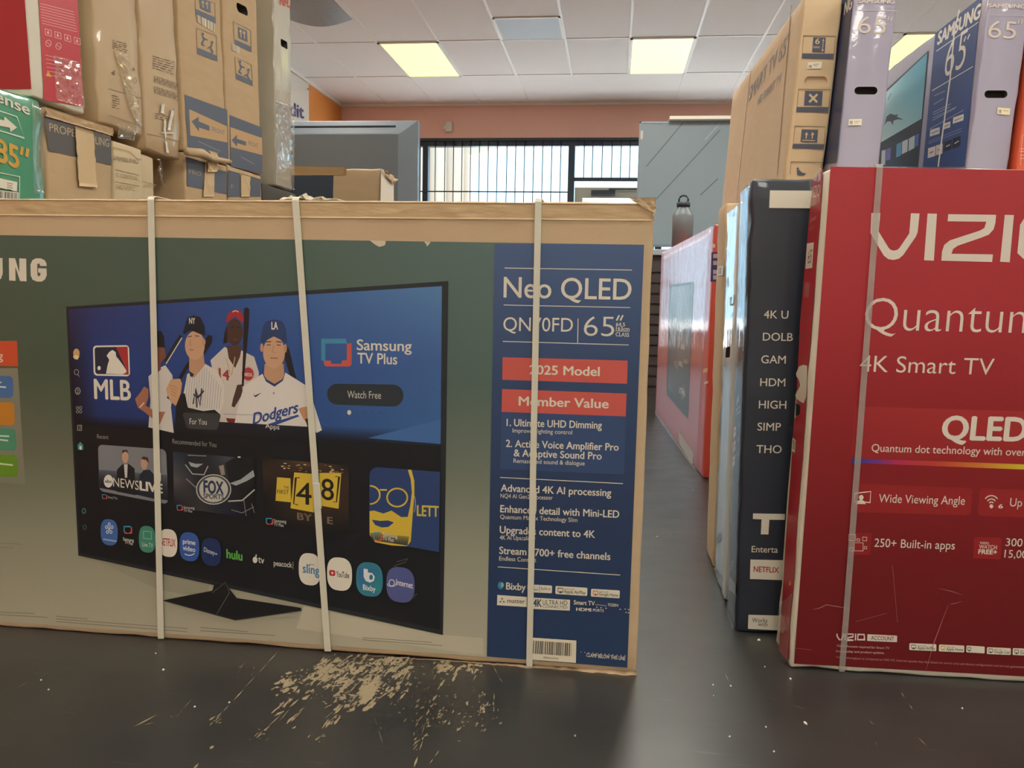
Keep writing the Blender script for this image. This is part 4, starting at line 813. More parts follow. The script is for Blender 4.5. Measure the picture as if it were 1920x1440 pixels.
U = Print(ub, 'front', lift=.002); U.poly([u3(622, 374), u3(706, 372), u3(702, 412), u3(619, 414)], (222, 214, 196)); U.barcode([u3(628, 392), u3(648, 392), u3(647, 408), u3(627, 408)], 3, 5); U.line([u3(655, 386), u3(692, 385)], .8, BK); U.line([u3(655, 396), u3(680, 395)], .8, BK); U.build('sticker', INK)
carve(ubc, ub, 'front', [u3(606, 458), u3(742, 458), u3(738, 514), u3(600, 514)], .007, .5, KRAFT2)
U = Print(ub, 'left'); U.text('SMART TV 65"', u3(268, 612), u3(505, 305), 24, (138, 134, 142), .02); U.text('HD SMART TV', u3(322, 632), u3(462, 490), 13, (138, 134, 142), .012)
U.line([u3(526, 30), u3(440, 1050)], 1.2, (160, 128, 92)); U.line([u3(282, 400), u3(195, 1180)], 1.4, (214, 190, 154)); U.build('side_print', INK)
LAV = mat('lavender_carton_print', (156, 151, 172), .4, var=.04, vscale=4, coat=.8, bump=.5, bscale=12, ccoatbump=True)
def lavender(label, loc, size, shear, seed, rot=(0, 0, 0)):
    t, c = box(label, loc, size, LAV, rot=rot, seed=seed, shear=shear, group='lavender television boxes')
    return t, c
l1, l1c = lavender('lavender box standing on end beside the plain brown upper box, large 65 on its end', (.622, 2.5, 1.062), (.121, 1.3, .61), (.043, 0), 16)
P1 = Print(l1, 'front')
def lavend(P1, pts, hb):
    (a, b, c, d) = pts                                            # SAMSUNG baseline, rule, 65 baseline
    P1.text('SAMSUNG', a[:2], a[2:], 7.5, (206, 196, 188), .05); P1.line([b[:2], b[2:]], .9, (200, 190, 186)); P1.text('65', c[:2], c[2:], 33, (206, 194, 184), -.005)
    for k in (0, 6): P1.line([(d[0]+k, d[1]), (d[0]-2+k, d[1]+8)], 2, (206, 194, 184))
lavend(P1, [u3(922, 18)+u3(1140, 22), u3(925, 62)+u3(1160, 66), u3(920, 198)+u3(1085, 206), u3(1108, 100)], 0)
P1.build('end_print', INK)
P1 = Print(l1, 'front', lift=.002); P1.poly([u3(868, 716), u3(946, 714), u3(944, 752), u3(865, 754)], (222, 214, 196)); P1.barcode([u3(874, 726), u3(892, 726), u3(891, 746), u3(873, 746)], 3, 5); P1.line([u3(900, 730), u3(936, 729)], .7, BK); P1.line([u3(900, 740), u3(925, 739)], .7, BK); P1.build('sticker', INK)
carve(l1c, l1, 'front', [u3(905, 520), u3(1042, 520), u3(1040, 567), u3(902, 566)], .03, .5)
P1 = Print(l1, 'left'); P1.poly([u3(895, -20), u3(797, 975), u3(640, 1000), u3(700, -20)], (52, 62, 92)); P1.text('NG', u3(842, 90), u3(888, 48), 20, (206, 202, 200), .06); P1.build('side_panel', INKG)
l2, l2c = lavender('lavender box at far right with navy side panel and a printed aircraft on a screen', (.98, 2.5, 1.062), (.112, 1.25, .592), (.043, 0), 17, (math.radians(1.2), 0, 0))
P2 = Print(l2, 'front'); lavend(P2, [u3(1704, 44)+u3(1925, 52), u3(1715, 90)+u3(1935, 95), u3(1700, 225)+u3(1866, 235), u3(1890, 118)], 0); P2.build('end_print', INK)
P2 = Print(l2, 'front', lift=.002); P2.poly([u3(1760, 645), u3(1836, 652), u3(1832, 692), u3(1756, 684)], (226, 214, 180)); P2.barcode([u3(1766, 658), u3(1784, 660), u3(1783, 680), u3(1765, 678)], 3, 5); P2.line([u3(1793, 664), u3(1825, 667)], .7, BK); P2.build('sticker', INK)
carve(l2c, l2, 'front', [u3(1684, 542), u3(1822, 542), u3(1820, 588), u3(1682, 588)], .03, .5)
P2 = Print(l2, 'left')
P2.grid([u3(1662, 2), u3(1664, 0), u3(1568, 1000), u3(1320, 1000)], [[(52, 76, 132)], [(44, 68, 122)]]) if False else P2.poly([u3(1390, 200), u3(1664, -20), u3(1566, 1000), u3(1315, 1000)], (46, 70, 124))
P2.text('SAMSUNG', u3(1402, 270), u3(1656, 104), 22, WH, .06); P2.line([u3(1395, 308), u3(1650, 132)], 1.4, WH); P2.text('65', u3(1440, 470), u3(1562, 400), 66, WH, -.01)
for k in (0, 7): P2.line([(1812+k, 68-k*.6), (1808+k, 78-k*.6)], 2, WH)
P2.line([u3(1370, 545), u3(1618, 398)], 1.4, WH)
for a in ((1385, 575, 1450, 545), (1380, 628, 1440, 590), (1376, 676, 1485, 622), (1376, 690, 1480, 640), (1376, 708, 1520, 640), (1374, 722, 1510, 650), (1356, 775, 1560, 660)): P2.line([u3(*a[:2]), u3(*a[2:])], 1.0, (170, 178, 200))
for a in ((1360, 780, 1418, 762, 40), (1438, 742, 1482, 728, 36), (1498, 705, 1562, 684, 38)): P2.poly([u3(a[0], a[1]), u3(a[2], a[3]), u3(a[2]-3, a[3]+a[4]), u3(a[0]-3, a[1]+a[4])], (214, 210, 204)); P2.line([u3(a[0]+8, a[1]+a[4]*.55), u3(a[2]-8, a[3]+a[4]*.5)], 1.2, BK)
for i, a in enumerate(((1347, 890, 1392, 876), (1395, 872, 1436, 862), (1446, 850, 1490, 836), (1496, 832, 1544, 814))): P2.poly([u3(a[0], a[1]), u3(a[2], a[3]), u3(a[2]-3, a[3]+60), u3(a[0]-3, a[1]+60)], ((208, 204, 200), (200, 190, 186), (34, 38, 50), (30, 34, 48))[i]); P2.line([u3(a[0]+9, a[1]+30), u3(a[2]-12, a[3]+32)], 1.8, ((190, 80, 70), (180, 90, 110), (190, 190, 190), (180, 190, 200))[i])
P2.line([u3(1350, 850), u3(1550, 770)], .8, (150, 160, 190)); P2.line([u3(1350, 862), u3(1550, 786)], .8, (150, 160, 190))
P2.poly([u3(1040, 590), u3(1350, 302), u3(1284, 1000), u3(1000, 1000)], (44, 46, 54)); P2.grid([u3(1046, 600), u3(1342, 318), u3(1308, 712), u3(1020, 880)], [[(206, 224, 228), (70, 150, 176)], [(176, 206, 206), (96, 170, 190)], [(210, 220, 212), (140, 190, 196)]])
P2.poly([u3(1020, 880), u3(1308, 716), u3(1282, 1000), u3(1010, 1000)], (30, 34, 42))
for a, c in (((1068, 905, 1092, 898, 90), (206, 206, 204)), ((1096, 895, 1124, 886, 70), (120, 104, 180)), ((1158, 866, 1188, 852, 80), (90, 160, 196)), ((1192, 850, 1226, 834, 76), (206, 210, 210)), ((1232, 832, 1268, 812, 76), (196, 204, 206)), ((1272, 812, 1292, 800, 72), (60, 110, 180))): P2.poly([u3(a[0], a[1]), u3(a[2], a[3]), u3(a[2]-3, a[3]+a[4]), u3(a[0]-3, a[1]+a[4])], c)
P2.poly([u3(1098, 700), u3(1120, 682), u3(1150, 690), u3(1168, 684), u3(1160, 700), u3(1200, 718), u3(1165, 716), u3(1140, 724), u3(1135, 752), u3(1122, 728), u3(1100, 730), u3(1085, 752)], (62, 66, 70)); P2.line([u3(1105, 600), u3(1125, 560)], 1, (70, 90, 90))
P2.line([u3(1535, 60), u3(1505, 190), u3(1480, 470), u3(1440, 760), u3(1408, 1000)], 2.6, (226, 222, 210))
P2.build('side_panel', INKG)
REDO = mat('red_orange_carton', (206, 84, 52), .5, var=.05, vscale=5, coat=.4)
o3, _ = box('red-orange box at the far right end of the upper row, above the red box', (1.104, 2.48, 1.062), (.15, 1.25, .60), REDO, seed=18, shear=(.043, 0))
P3 = Print(o3, 'front'); P3.line([(1913, 310), (1917, 253), (1960, 255)], .8, (226, 170, 150))
for y in (279, 284, 291, 297): P3.line([(1912, y), (1950, y+1)], 1, (226, 180, 160))
P3.build('end_print', INK)

# ------------------------------------------------------------------ orange box in the aisle, bottle on it
RO = mat('wrapped_red_carton', (204, 72, 58), .5, var=.06, vscale=4, coat=.55, bump=.35, bscale=7, stretch=(1, 1, .25), ccoatbump=True, coatrough=.12)
ob, _ = box('long glossy red-orange box lying along the aisle beyond the right-hand boxes', (.422, 3.616, 0), (.2, 2.06, 1.112), RO, rot=(0, 0, math.radians(2.97)), seed=19, edge=.004, flat=.0006)
P4 = Print(ob, 'left'); P4.poly([(1256, 534), (1301, 528), (1290, 786), (1250, 740)], (66, 72, 82)); P4.grid([(1259, 538), (1299, 533), (1289, 770), (1253, 728)], [[(150, 160, 186), (170, 180, 206), (120, 128, 140)], [(70, 76, 86), (130, 118, 122), (96, 104, 112)], [(104, 116, 146), (76, 80, 94), (60, 66, 80)]])
rnd = random.Random(3)
for i in range(14): x = 1258+rnd.random()*28; y = 600+rnd.random()*140; P4.poly([(x, y), (x+4+rnd.random()*5, y+1), (x+4+rnd.random()*4, y+9+rnd.random()*14), (x-1, y+8)], rnd.choice(((150, 140, 136), (190, 184, 178), (80, 84, 100), (120, 90, 84))))
P4.poly([(1272, 806), (1301, 850), (1299, 872), (1274, 832)], (200, 186, 176)); P4.build('side_print', INKG)
P4 = Print(ob, 'front'); P4.ell(1338, 461, 3, 4, (226, 200, 180)); P4.poly([(1334, 473), (1360, 473), (1358, 528), (1332, 528)], (70, 62, 110))
for y in (476, 489, 506, 516): P4.poly([(1337, y), (1356, y), (1356, y+8), (1337, y+8)], (190, 170, 176))
P4.poly([(1318, 692), (1327, 690), (1326, 697), (1318, 700)], (226, 190, 160)); P4.poly([(1320, 716), (1328, 714), (1327, 719), (1320, 721)], (226, 200, 180)); P4.build('end_print', INK)
sheet('shrink_film', ob, 'left', [(1246, 474), (1336, 424), (1308, 888), (1230, 776)], FILM, crinkle=.006, seed=3, nu=40, nv=16, lift=.004)
BOT = mat('dark_grey_metal_flask', (112, 120, 126), .4, metal=.2)  # grey lifted: the haze from the window is put into the flask's colour
bt = thing('water_bottle', 'dark grey flask with a loop cap standing on the red-orange aisle box', 'bottle', (.412, 5.2, 1.1135))
lathe('body', [(.058, 0), (.065, .004), (.066, .19), (.060, .206), (.036, .243), (.034, .25)], (.412, 5.2, 1.1135), BOT, bt)
cap = lathe('cap', [(.040, 0), (.042, .003), (.042, .024), (.037, .028)], (.412, 5.2, 1.1135+.248), DARKM, bt)
v, f = [], []; tubegeo([(.412+.028*math.cos(a), 5.2, 1.1135+.29+.028*math.sin(a)) for a in [math.radians(-60+300*k/16) for k in range(17)]], .006, 6, v, f); mesh('loop', v, f, DARKM, cap, True)

# ------------------------------------------------------------------ left-hand rows of boxes, spines towards the aisle
XL = -1.44; LEN = 1.5
GREEN = mat('green_carton_print', (62, 146, 110), .4, var=.06, vscale=6, coat=.7, bump=.5, bscale=9, ccoatbump=True)
GREEN2 = mat('wrapped_brown_carton', (189, 163, 127), .55, var=.07, vscale=9, coat=.5, bump=.5, bscale=16, stretch=(1, 1, .5), ccoatbump=True)
BEIGE = mat('pale_beige_carton', (202, 184, 150), .75, var=.05, vscale=8, bump=.12, bscale=120)
def lbox(label, y0, y1, z0, z1, m, seed, ky=-.05, dx=0, **k):
    off = 0
    if z0 == 0: ky = 0
    return box(label, (XL-LEN-dx, y0+off, z0), (LEN, y1-y0, z1-z0), m, seed=seed, shear=(0, ky), **k)
def C1(x, y): return (.3125*x, .3125*y)
def C8(x, y): return (.17363*x, 130+.17363*y)
gb, _ = lbox('green glossy box with white lettering and a gold size number, lower row at far left', 1.756, 1.938, 0, 1.248, GREEN, 21, edge=.012, flat=.001)
G = Print(gb, 'right')
G.text('Hisense', (-62, 166), (55, 216), 22, WH, .03); G.line([(-30, 198), (31, 219), (45, 259), (-30, 236)], 1.8, (206, 220, 206), True)
G.poly([C8(-60, 530), C8(40, 552), C8(42, 508), C8(180, 628), C8(108, 676), C8(100, 630), C8(-60, 600)], WH)
G.text('85', (-8, 300), C8(200, 1075), 43, (206, 158, 66), .04); G.poly([C8(222, 830), C8(250, 842), C8(240, 930), C8(206, 920)], (206, 158, 66)); G.poly([C8(280, 846), C8(312, 860), C8(300, 955), C8(266, 940)], (206, 158, 66))
G.line([(-20, 320), C8(208, 1160), C8(204, 1420), (-20, 380)], 1.6, (206, 220, 206), True); G.build('spine_print', INKG)
G = Print(gb, 'right', lift=.0035); G.poly([C8(-60, 1165), C8(172, 1218), C8(168, 1320), C8(-60, 1270)], WH); G.poly([C8(-60, 1300), C8(186, 1330), C8(182, 1420), C8(-60, 1400)], WH); G.barcode([C8(-40, 1310), C8(180, 1338), C8(178, 1400), C8(-40, 1390)], 6, 24)
for i in range(4): G.line([C8(60, 1225+22*i), C8(125-10*(i % 2), 1240+22*i)], 1, BK)
G.build('shipping_label', INK)
sheet('clear_tape', gb, 'right', [(58, 190), (79, 198), (79, 366), (60, 362)], FILM, crinkle=.003, seed=4, lift=.003)
lb, _ = lbox('brown box with a dark band and torn paper tape, lower row beside the green box', 1.946, 2.222, 0, 1.240, KRAFT, 22, edge=.014)
G = Print(lb, 'right'); GB = (92, 90, 90)
G.poly([C8(470, 512), C8(560, 524), C8(780, 605), C8(1000, 672), C8(1195, 735), C8(1200, 1035), C8(1010, 995), C8(800, 940), C8(525, 880)], GB)
G.text('PROPER', C8(530, 665), C8(870, 745), 15, (182, 160, 128), .01); G.text('DLING', C8(975, 795), C8(1175, 838), 15, (182, 160, 128), .01); G.build('spine_print', INK)
sheet('top_flap_tape', lb, 'right', [C8(465, 400), C8(1205, 630), C8(1205, 720), C8(470, 505)], TAPE, th=.0008, crinkle=.006, seed=7, nu=30, nv=6, lift=.003, ragged=.006)
sheet('paper_tape', lb, 'right', [C8(788, 610), C8(985, 672), C8(1028, 1275), C8(828, 1262)], PAPERTAPE, th=.0008, crinkle=.002, seed=8, lift=.0055, ragged=.004)
lc, _ = lbox('pale beige box with faint capitals, lower row right of the torn-tape box', 2.228, 2.372, 0, 1.207, BEIGE, 23)
G = Print(lc, 'right'); FA = (168, 150, 118)
G.text('SAMSUNG', C8(1215, 975), C8(1490, 1020), 8, FA, .03); G.text('C CRYSTAL', C8(1250, 1155), C8(1490, 1200), 7, FA, 0); G.text('NOVEFC', C8(1255, 1290), C8(1455, 1315), 9, FA, 0)
for a in ((1240, 1080, 1500, 1145), (1240, 1210, 1500, 1260), (1215, 840, 1400, 890), (1400, 890, 1470, 960), (1470, 960, 1530, 975)): G.line([C8(*a[:2]), C8(*a[2:])], .9, (160, 134, 98))
G.build('spine_print', INK)
ld, _ = lbox('pale beige box set back in the gap, second from the torn-tape box', 2.378, 2.47, 0, 1.20, BEIGE, 24, dx=.02)
G = Print(ld, 'right'); G.text('G PLUS', C8(1560, 1270), C8(1665, 1285), 6, FA); G.line([C8(1550, 1210), C8(1680, 1250)], .8, FA); G.build('spine_print', INK)
sheet('loose_film_strip', ld, 'right', [(294, 297), (298, 300), (304, 348), (296, 342)], FILM, crinkle=.012, seed=31, lift=.004, ragged=.02)
SN = (92, 100, 116)
le, _ = lbox('brown box with blue-grey bands below the two arrow boxes, left one', 2.622, 2.925, 0, 1.245, KRAFT, 25)
G = Print(le, 'right'); G.poly([C1(1112, 940), C1(1230, 975), C1(1230, 1040), C1(1120, 1010)], SN); G.poly([C1(1122, 1005), C1(1216, 1030), C1(1216, 1135), C1(1122, 1115)], SN); G.poly([C1(1280, 1010), C1(1358, 1030), C1(1358, 1165), C1(1280, 1150)], SN); G.text('FRO', C1(1132, 1040), C1(1205, 1058), 8, (160, 146, 124), .01); G.build('spine_print', INK)
sheet('paper_tape', le, 'right', [C1(1225, 975), C1(1282, 990), C1(1278, 1180), C1(1212, 1180)], PAPERTAPE, th=.0008, crinkle=.004, seed=9, lift=.003)
lf, _ = lbox('brown box with blue-grey bands below the two arrow boxes, right one', 2.933, 3.226, 0, 1.253, KRAFT, 26)
G = Print(lf, 'right'); G.poly([C1(1366, 1020), C1(1440, 1040), C1(1440, 1180), C1(1366, 1180)], SN); G.poly([C1(1495, 1055), C1(1562, 1075), C1(1562, 1180), C1(1495, 1180)], SN); G.text('F', C1(1385, 1130), C1(1400, 1134), 8, (160, 146, 124), .01); G.build('spine_print', INK)
sheet('paper_tape', lf, 'right', [C1(1440, 1040), C1(1496, 1056), C1(1492, 1180), C1(1440, 1180)], PAPERTAPE, th=.0008, crinkle=.004, seed=10, lift=.003)
lg, _ = lbox('dark box under the tall grey box, last in the left lower row', 3.235, 3.60, 0, 1.228, mat('dark_carton', (70, 66, 62), .7, var=.08), 27)
# upper row
rb, _ = lbox('red box with white edges standing on end at far left of the upper row', 1.905, 2.109, 1.2495, 2.20, WHITEB, 31, edge=.008)
G = Print(rb, 'right'); VRD = (190, 50, 62)
G.poly([(70, -30), C1(462, -20), C1(498, 640), C1(262, 600)], VRD)
LI = (224, 178, 172)
for k in range(8): G.line([C1(236+2*k, 20+17*k), C1(440+3*k, 72+17*k)], .8, LI)
for i in range(4):
    x, y = 268+58*i, 172+17*i; G.line([C1(x, y), C1(x+36, y+10), C1(x+38, y+46), C1(x+2, y+36)], .9, LI, True); G.poly([C1(x+10, y+28), C1(x+18, y+8), C1(x+26, y+33)], LI)
for i in range(2): x, y = 270+60*i, 236+17*i; G.ring(*C1(x+18, y+24), 5, 6, 1, LI); G.line([C1(x+8, y+16), C1(x+28, y+34)], 1, LI)
for k in range(6): G.line([C1(270+2*k, 330+24*k), C1(330+14*k, 345+24*k)], .8, LI)
G.poly([C1(285, 425), C1(307, 462), C1(272, 456)], (214, 170, 60)); G.build('spine_print', INKG)
G = Print(rb, 'front'); G.L = 1; rx = onY(50, 120, 1.89).x; G.add([Vector((a, 1.905-.05*(z-1.2495), z)) for a, z in ((XL-LEN+.04, 2.19), (rx, 2.19), (rx, 1.268), (XL-LEN+.04, 1.268))], [[0, 1, 2, 3]], lin((160, 40, 50))+(1,)); G.build('front_print', INKG)
sheet('clear_tape', rb, 'right', [C1(310, 330), C1(470, 370), C1(498, 650), C1(330, 600)], FILM, crinkle=.005, seed=41, nu=26, nv=30, lift=.003)
b1, _ = lbox('brown tape-wrapped box on end, upper row next to the red box', 2.170, 2.388, 1.244, 2.20, GREEN2, 32, edge=.014, flat=.0014)
G = Print(b1, 'right'); PB = (128, 108, 84)
def scrib(G, x0, y0, x1, y1, sl, rows, c, seed):
    rnd = random.Random(seed)
    for k in range(rows):
        y = y0+(y1-y0)*k/rows; x = x0
        while x < x1:
            w = 8+rnd.random()*30; xe = min(x+w, x1); G.line([C1(x, y+(x-x0)*sl), C1(xe, y+(xe-x0)*sl)], 1.3, c); x = xe+5+rnd.random()*9
scrib(G, 672, 240, 765, 300, .28, 5, PB, 1); scrib(G, 670, 570, 715, 655, .28, 6, PB, 2); scrib(G, 775, 580, 830, 650, .28, 5, PB, 3)
G.poly([C1(668, 436), C1(686, 418), C1(686, 452)], PB); G.ring(*C1(806, 484), 3, 5, 1, PB); G.poly([C1(792, 420), C1(800, 400), C1(808, 424)], PB)
G.line([C1(645, 530), C1(850, 590)], .8, PB); G.line([C1(650, 690), C1(860, 760)], .8, PB); G.build('spine_print', INK)
sheet('clear_tape', b1, 'right', [C1(675, 300), C1(755, 330), C1(840, 760), C1(780, 690)], film_mat('milky_tape', .10, 60, .2, (226, 208, 178), .22), crinkle=.008, seed=42, nu=16, nv=40, lift=.003, ragged=.01)
sheet('clear_tape', b1, 'right', [C1(700, 740), C1(800, 770), C1(795, 845), C1(700, 830)], FILM, crinkle=.005, seed=43, lift=.003)
b2, _ = lbox('brown box on end with small symbols, second tape-wrapped one in the upper row', 2.400, 2.606, 1.2085, 2.20, GREEN2, 33, edge=.012, flat=.0014)
G = Print(b2, 'right'); scrib(G, 915, 335, 1045, 420, .3, 6, PB, 4)
for i in range(5):
    for j in range(2): x, y = 925+30*i, 455+62*j+10*i; G.line([C1(x, y), C1(x+20, y+6), C1(x+21, y+44), C1(x+1, y+38)], .9, PB, True); G.line([C1(x+6, y+32), C1(x+15, y+12)], 1.4, PB)
scrib(G, 930, 680, 1040, 720, .25, 3, PB, 6); G.line([C1(880, 800), C1(1080, 850)], .8, PB); G.build('spine_print', INK)
for k, qd in enumerate(([C1(962, 620), C1(980, 622), C1(974, 680), C1(956, 676)], [C1(1018, 655), C1(1036, 655), C1(1012, 780), C1(996, 780)], [C1(976, 710), C1(986, 712), C1(988, 840), C1(972, 780)], [C1(980, 840), C1(992, 845), C1(1005, 920), C1(990, 915)], [C1(958, 792), C1(1036, 794), C1(1036, 802), C1(958, 800)])): sheet('white_tape_strip', b2, 'right', qd, WHITEP, th=.0006, crinkle=.003, seed=50+k, nu=3, nv=8, lift=.004)
# the boxes with blue-grey arrows
def arrowbox(label, y0, y1, z0, seed, band, win, arrow, frt, icons, holeq=None, stick=None):
    t, c = lbox(label, y0, y1, z0, 2.20, KRAFT, seed, edge=.008)
    G = Print(t, 'right'); G.poly([C1(*a) for a in band], SN); G.poly([C1(*a) for a in win], (196, 160, 116)); G.poly([C1(*a) for a in arrow], SN)
    G.text('FRONT', C1(*frt[:2]), C1(*frt[2:]), 9, (128, 126, 126), .02)
    for fr, bl_, bar, kind in icons:
        G.line([C1(*a) for a in fr], .9, (150, 126, 98), True); G.poly([C1(*a) for a in bar], SN)
        if kind == 0:
            G.poly([C1(*a) for a in bl_], SN); (ax, ay), (bx_, by), (cx, cy), (dx, dy) = bl_
            for u in (.3, .68): x = ax+(bx_-ax)*u; y = ay+(by-ay)*u; h = dy-ay; G.line([C1(x+3, y+h*.85), C1(x, y+h*.3)], 1.6, (196, 166, 126)); G.poly([C1(x, y+h*.1), C1(x+10, y+h*.38), C1(x-10, y+h*.34)], (196, 166, 126))
        else:
            for (ax, ay), s in ((bl_[0], 1), (bl_[1], -1)): G.ell(*C1(ax, ay), 2.4, 3, SN); G.line([C1(ax, ay+12), C1(ax+8*s, ay+34), C1(ax-6*s, ay+58), C1(ax+10*s, ay+70)], 2.6, SN); G.line([C1(ax+4*s, ay+22), C1(ax+28*s, ay+36)], 2, SN)
    for (a, b_) in ((band[-1], band[-2]),): G.line([C1(a[0]+60, a[1]-58), C1(b_[0]-50, b_[1]-62)], 1, (150, 152, 156))
    if stick: 
        G.poly([C1(*a) for a in stick], (216, 204, 180)); G.barcode([C1(*a) for a in stick], seed, 8, (150, 130, 110))
    G.build('spine_print', INK)
    if holeq: carve(c, t, 'right', [C1(*a) for a in holeq], .05, .5)
    return t
s1 = arrowbox('brown box with blue-grey arrow band, left of the two arrow boxes in the upper row', 2.622, 2.930, 1.2475, 34, [(1107, 567), (1362, 660), (1371, 970), (1127, 905)], [(1133, 655), (1360, 758), (1363, 855), (1140, 812)], [(1147, 728), (1190, 700), (1191, 728), (1255, 755), (1256, 786), (1192, 765), (1191, 790)], (1270, 788, 1348, 812),
    [([(1168, -20), (1288, 20), (1292, 142), (1174, 92)], [(1196, -10), (1260, 10), (1263, 78), (1200, 50)], [(1171, 52), (1291, 105), (1292, 142), (1174, 92)], 0), ([(1176, 168), (1298, 215), (1302, 368), (1184, 322)], [(1215, 205), (1270, 255)], [(1183, 285), (1301, 335), (1302, 368), (1184, 322)], 1)], None, [(1176, 85), (1285, 140), (1285, 195), (1180, 132)])
s2 = arrowbox('brown box with blue-grey arrow band and oval hand hole, right of the two arrow boxes', 2.938, 3.232, 1.2555, 35, [(1377, 690), (1570, 765), (1573, 1046), (1383, 998)], [(1379, 762), (1570, 828), (1572, 930), (1384, 882)], [(1388, 840), (1420, 808), (1420, 832), (1474, 850), (1475, 875), (1421, 858), (1421, 882)], (1490, 872, 1548, 890),
    [([(1398, 130), (1503, 182), (1507, 312), (1408, 268)], [(1426, 160), (1480, 185), (1484, 252), (1430, 228)], [(1406, 235), (1505, 280), (1507, 312), (1408, 268)], 0), ([(1408, 340), (1508, 390), (1514, 515), (1416, 472)], [(1438, 372), (1490, 420)], [(1414, 440), (1513, 485), (1514, 515), (1416, 472)], 1)], [(1416, 10), (1482, 44), (1490, 100), (1424, 68)], [(1386, 258), (1434, 280), (1434, 322), (1388, 300)])
GW = mat('wrapped_grey_carton', (186, 182, 166), .5, var=.06, vscale=6, coat=1, bump=.9, bscale=22, stretch=(1, 1, .4), ccoatbump=True)
gr, grc = lbox('tall grey-white wrapped box at the aisle end of the left upper row', 3.372, 3.553, 1.2320, 2.20, GW, 36, ky=-.005, edge=.012, flat=.002)
G = Print(gr, 'right'); G.text('NFL', C1(1678, 28), C1(1738, 45), 14, (186, 70, 56), .06); scrib(G, 1664, 10, 1740, 40, .3, 1, (200, 130, 116), 7); scrib(G, 1660, 540, 1740, 700, .25, 10, (190, 176, 150), 8); G.build('spine_print', INK)
carve(grc, gr, 'right', [C1(1684, 230), C1(1724, 252), C1(1726, 298), C1(1686, 275)], .05, .3)
sheet('shrink_film', gr, 'right', [C1(1650, 600), C1(1757, 640), C1(1757, 1140), C1(1650, 1110)], SHR, crinkle=.008, seed=61, nu=14, nv=40, lift=.004)
SCR = film_mat('scrap_film', .15, 80, .3, (226, 218, 196), .5)
v, f = [], []
rnd = random.Random(4); n = 6; m_ = 14
for j in range(n+1):
    for i in range(m_): 
        u = i/(m_-1); v.append(Vector((-.70+.125*u+rnd.uniform(-.004, .004), 1.66+.06*j/n+rnd.uniform(-.003, .003), SAMH+.0005+(.004+.014*(1-u))*abs(noise.noise(Vector((i*.7, j*.9, 2))))*2)))
for j in range(n):
    for i in range(m_-1): f.append([j*m_+i, j*m_+i+1, (j+1)*m_+i+1, (j+1)*m_+i])
ps = tag(mesh('plastic_scrap', v, f, SCR), 'crumpled clear plastic scrap lying on top of the big box by the middle strap', 'scrap')
md = ps.modifiers.new('t', 'SOLIDIFY'); md.thickness = .0008; md.offset = 1
v, f = [], []; P0, P1 = onX(350, 284, XL+.03), onX(432, 303, XL+.03)
tubegeo([P0, P0.lerp(P1, .3)+Vector((.004, 0, .004)), P0.lerp(P1, .55)+Vector((-.004, 0, -.004)), P1], [.013, .016, .011, .007], 9, v, f)
mesh('torn_rolled_flap', v, f, KRAFT2, le, True)
v, f = [], []; P0, P1, P2_ = onX(388, 290, XL+.012), onX(410, 292, XL+.02), onX(402, 322, XL+.014)
sheet('torn_flap', le, 'right', [C1(1232, 900), C1(1288, 915), C1(1284, 1030), C1(1226, 1030)], PAPERTAPE, th=.0012, crinkle=.014, seed=77, lift=.010, ragged=.012)

# ------------------------------------------------------------------ beyond: screens, carton, cabinet
HAZEGREY = mat('hazed_dark_panel', (112, 124, 138), .35, var=.03, vscale=2, coat=.3)  # dark shell; glare and window haze are put into this grey
HAZEGREY2 = mat('hazed_dark_glass', (126, 141, 150), .42, var=.04, vscale=1.5)  # black screen, its colour raised to grey to carry the window haze
tv = thing('television', 'back of a large slate-grey television behind the brown carton at left', 'television', (-2.0, 4.5, .74))
X1, X0, Y0, Z0, Z1 = -1.113, -2.75, 4.5, .78, 1.753
v, f = [], []
for (dx, dz, y) in ((0, 0, Y0+.09), (0, 0, Y0+.05), (.10, .085, Y0), (.105, .09, Y0)): v += [Vector((X0+dx, y, Z0+dz)), Vector((X1-dx, y, Z0+dz)), Vector((X1-dx, y, Z1-dz)), Vector((X0+dx, y, Z1-dz))]
for a in range(3): f += [[4*a+k, 4*a+(k+1) % 4, 4*a+4+(k+1) % 4, 4*a+4+k][::-1] for k in range(4)]
f += [[12, 13, 14, 15], [3, 2, 1, 0]]
ts = mesh('back_shell', v, f, HAZEGREY, tv); md = ts.modifiers.new('b', 'BEVEL'); md.width = .012; md.segments = 3
a, b = onY(742, 237, Y0), onY(560, 236, Y0); boxes('vent_groove', [((X0+.15, Y0-.003, a.z-.006), (a.x, Y0+.002, a.z+.005))], DARKM, tv)
for x in (X0+.3, X1-.3): boxes('foot', [((x-.02, Y0-.08, .742), (x+.02, Y0+.16, .755)), ((x-.02, Y0+.02, .755), (x+.02, Y0+.06, .86))], DARKM, tv)
CAB = mat('dark_brown_cabinet', (58, 48, 48), .6, var=.1, vscale=6, stretch=(1, 1, 6))
mc = thing('media_cabinet', 'low dark cabinet under the slate-grey television at left', 'cabinet', (-2, 4.55, 0))
boxes('body', [((-2.8, 4.38, .06), (-1.2, 4.78, .74))], CAB, mc, .004)
for k in range(2): boxes('door', [((-2.78+.79*k, 4.362, .08), (-2.01+.79*k, 4.38, .72))], CAB, mc, .003)
for x in (-2.7, -1.3): boxes('leg', [((x-.02, 4.42, 0), (x+.02, 4.74, .06))], DARKM, mc)
cb, _ = box('wide brown carton with a dark blue print in front of the slate-grey television', (-2.6, 3.9, 0), (1.47, .205, 1.39), KRAFT2, seed=71, edge=.014, r=.012)
G = Print(cb, 'front'); G.poly([(440, 330), (625.5, 329), (624, 400), (440, 400)], (62, 72, 88)); G.build('front_print', INK)
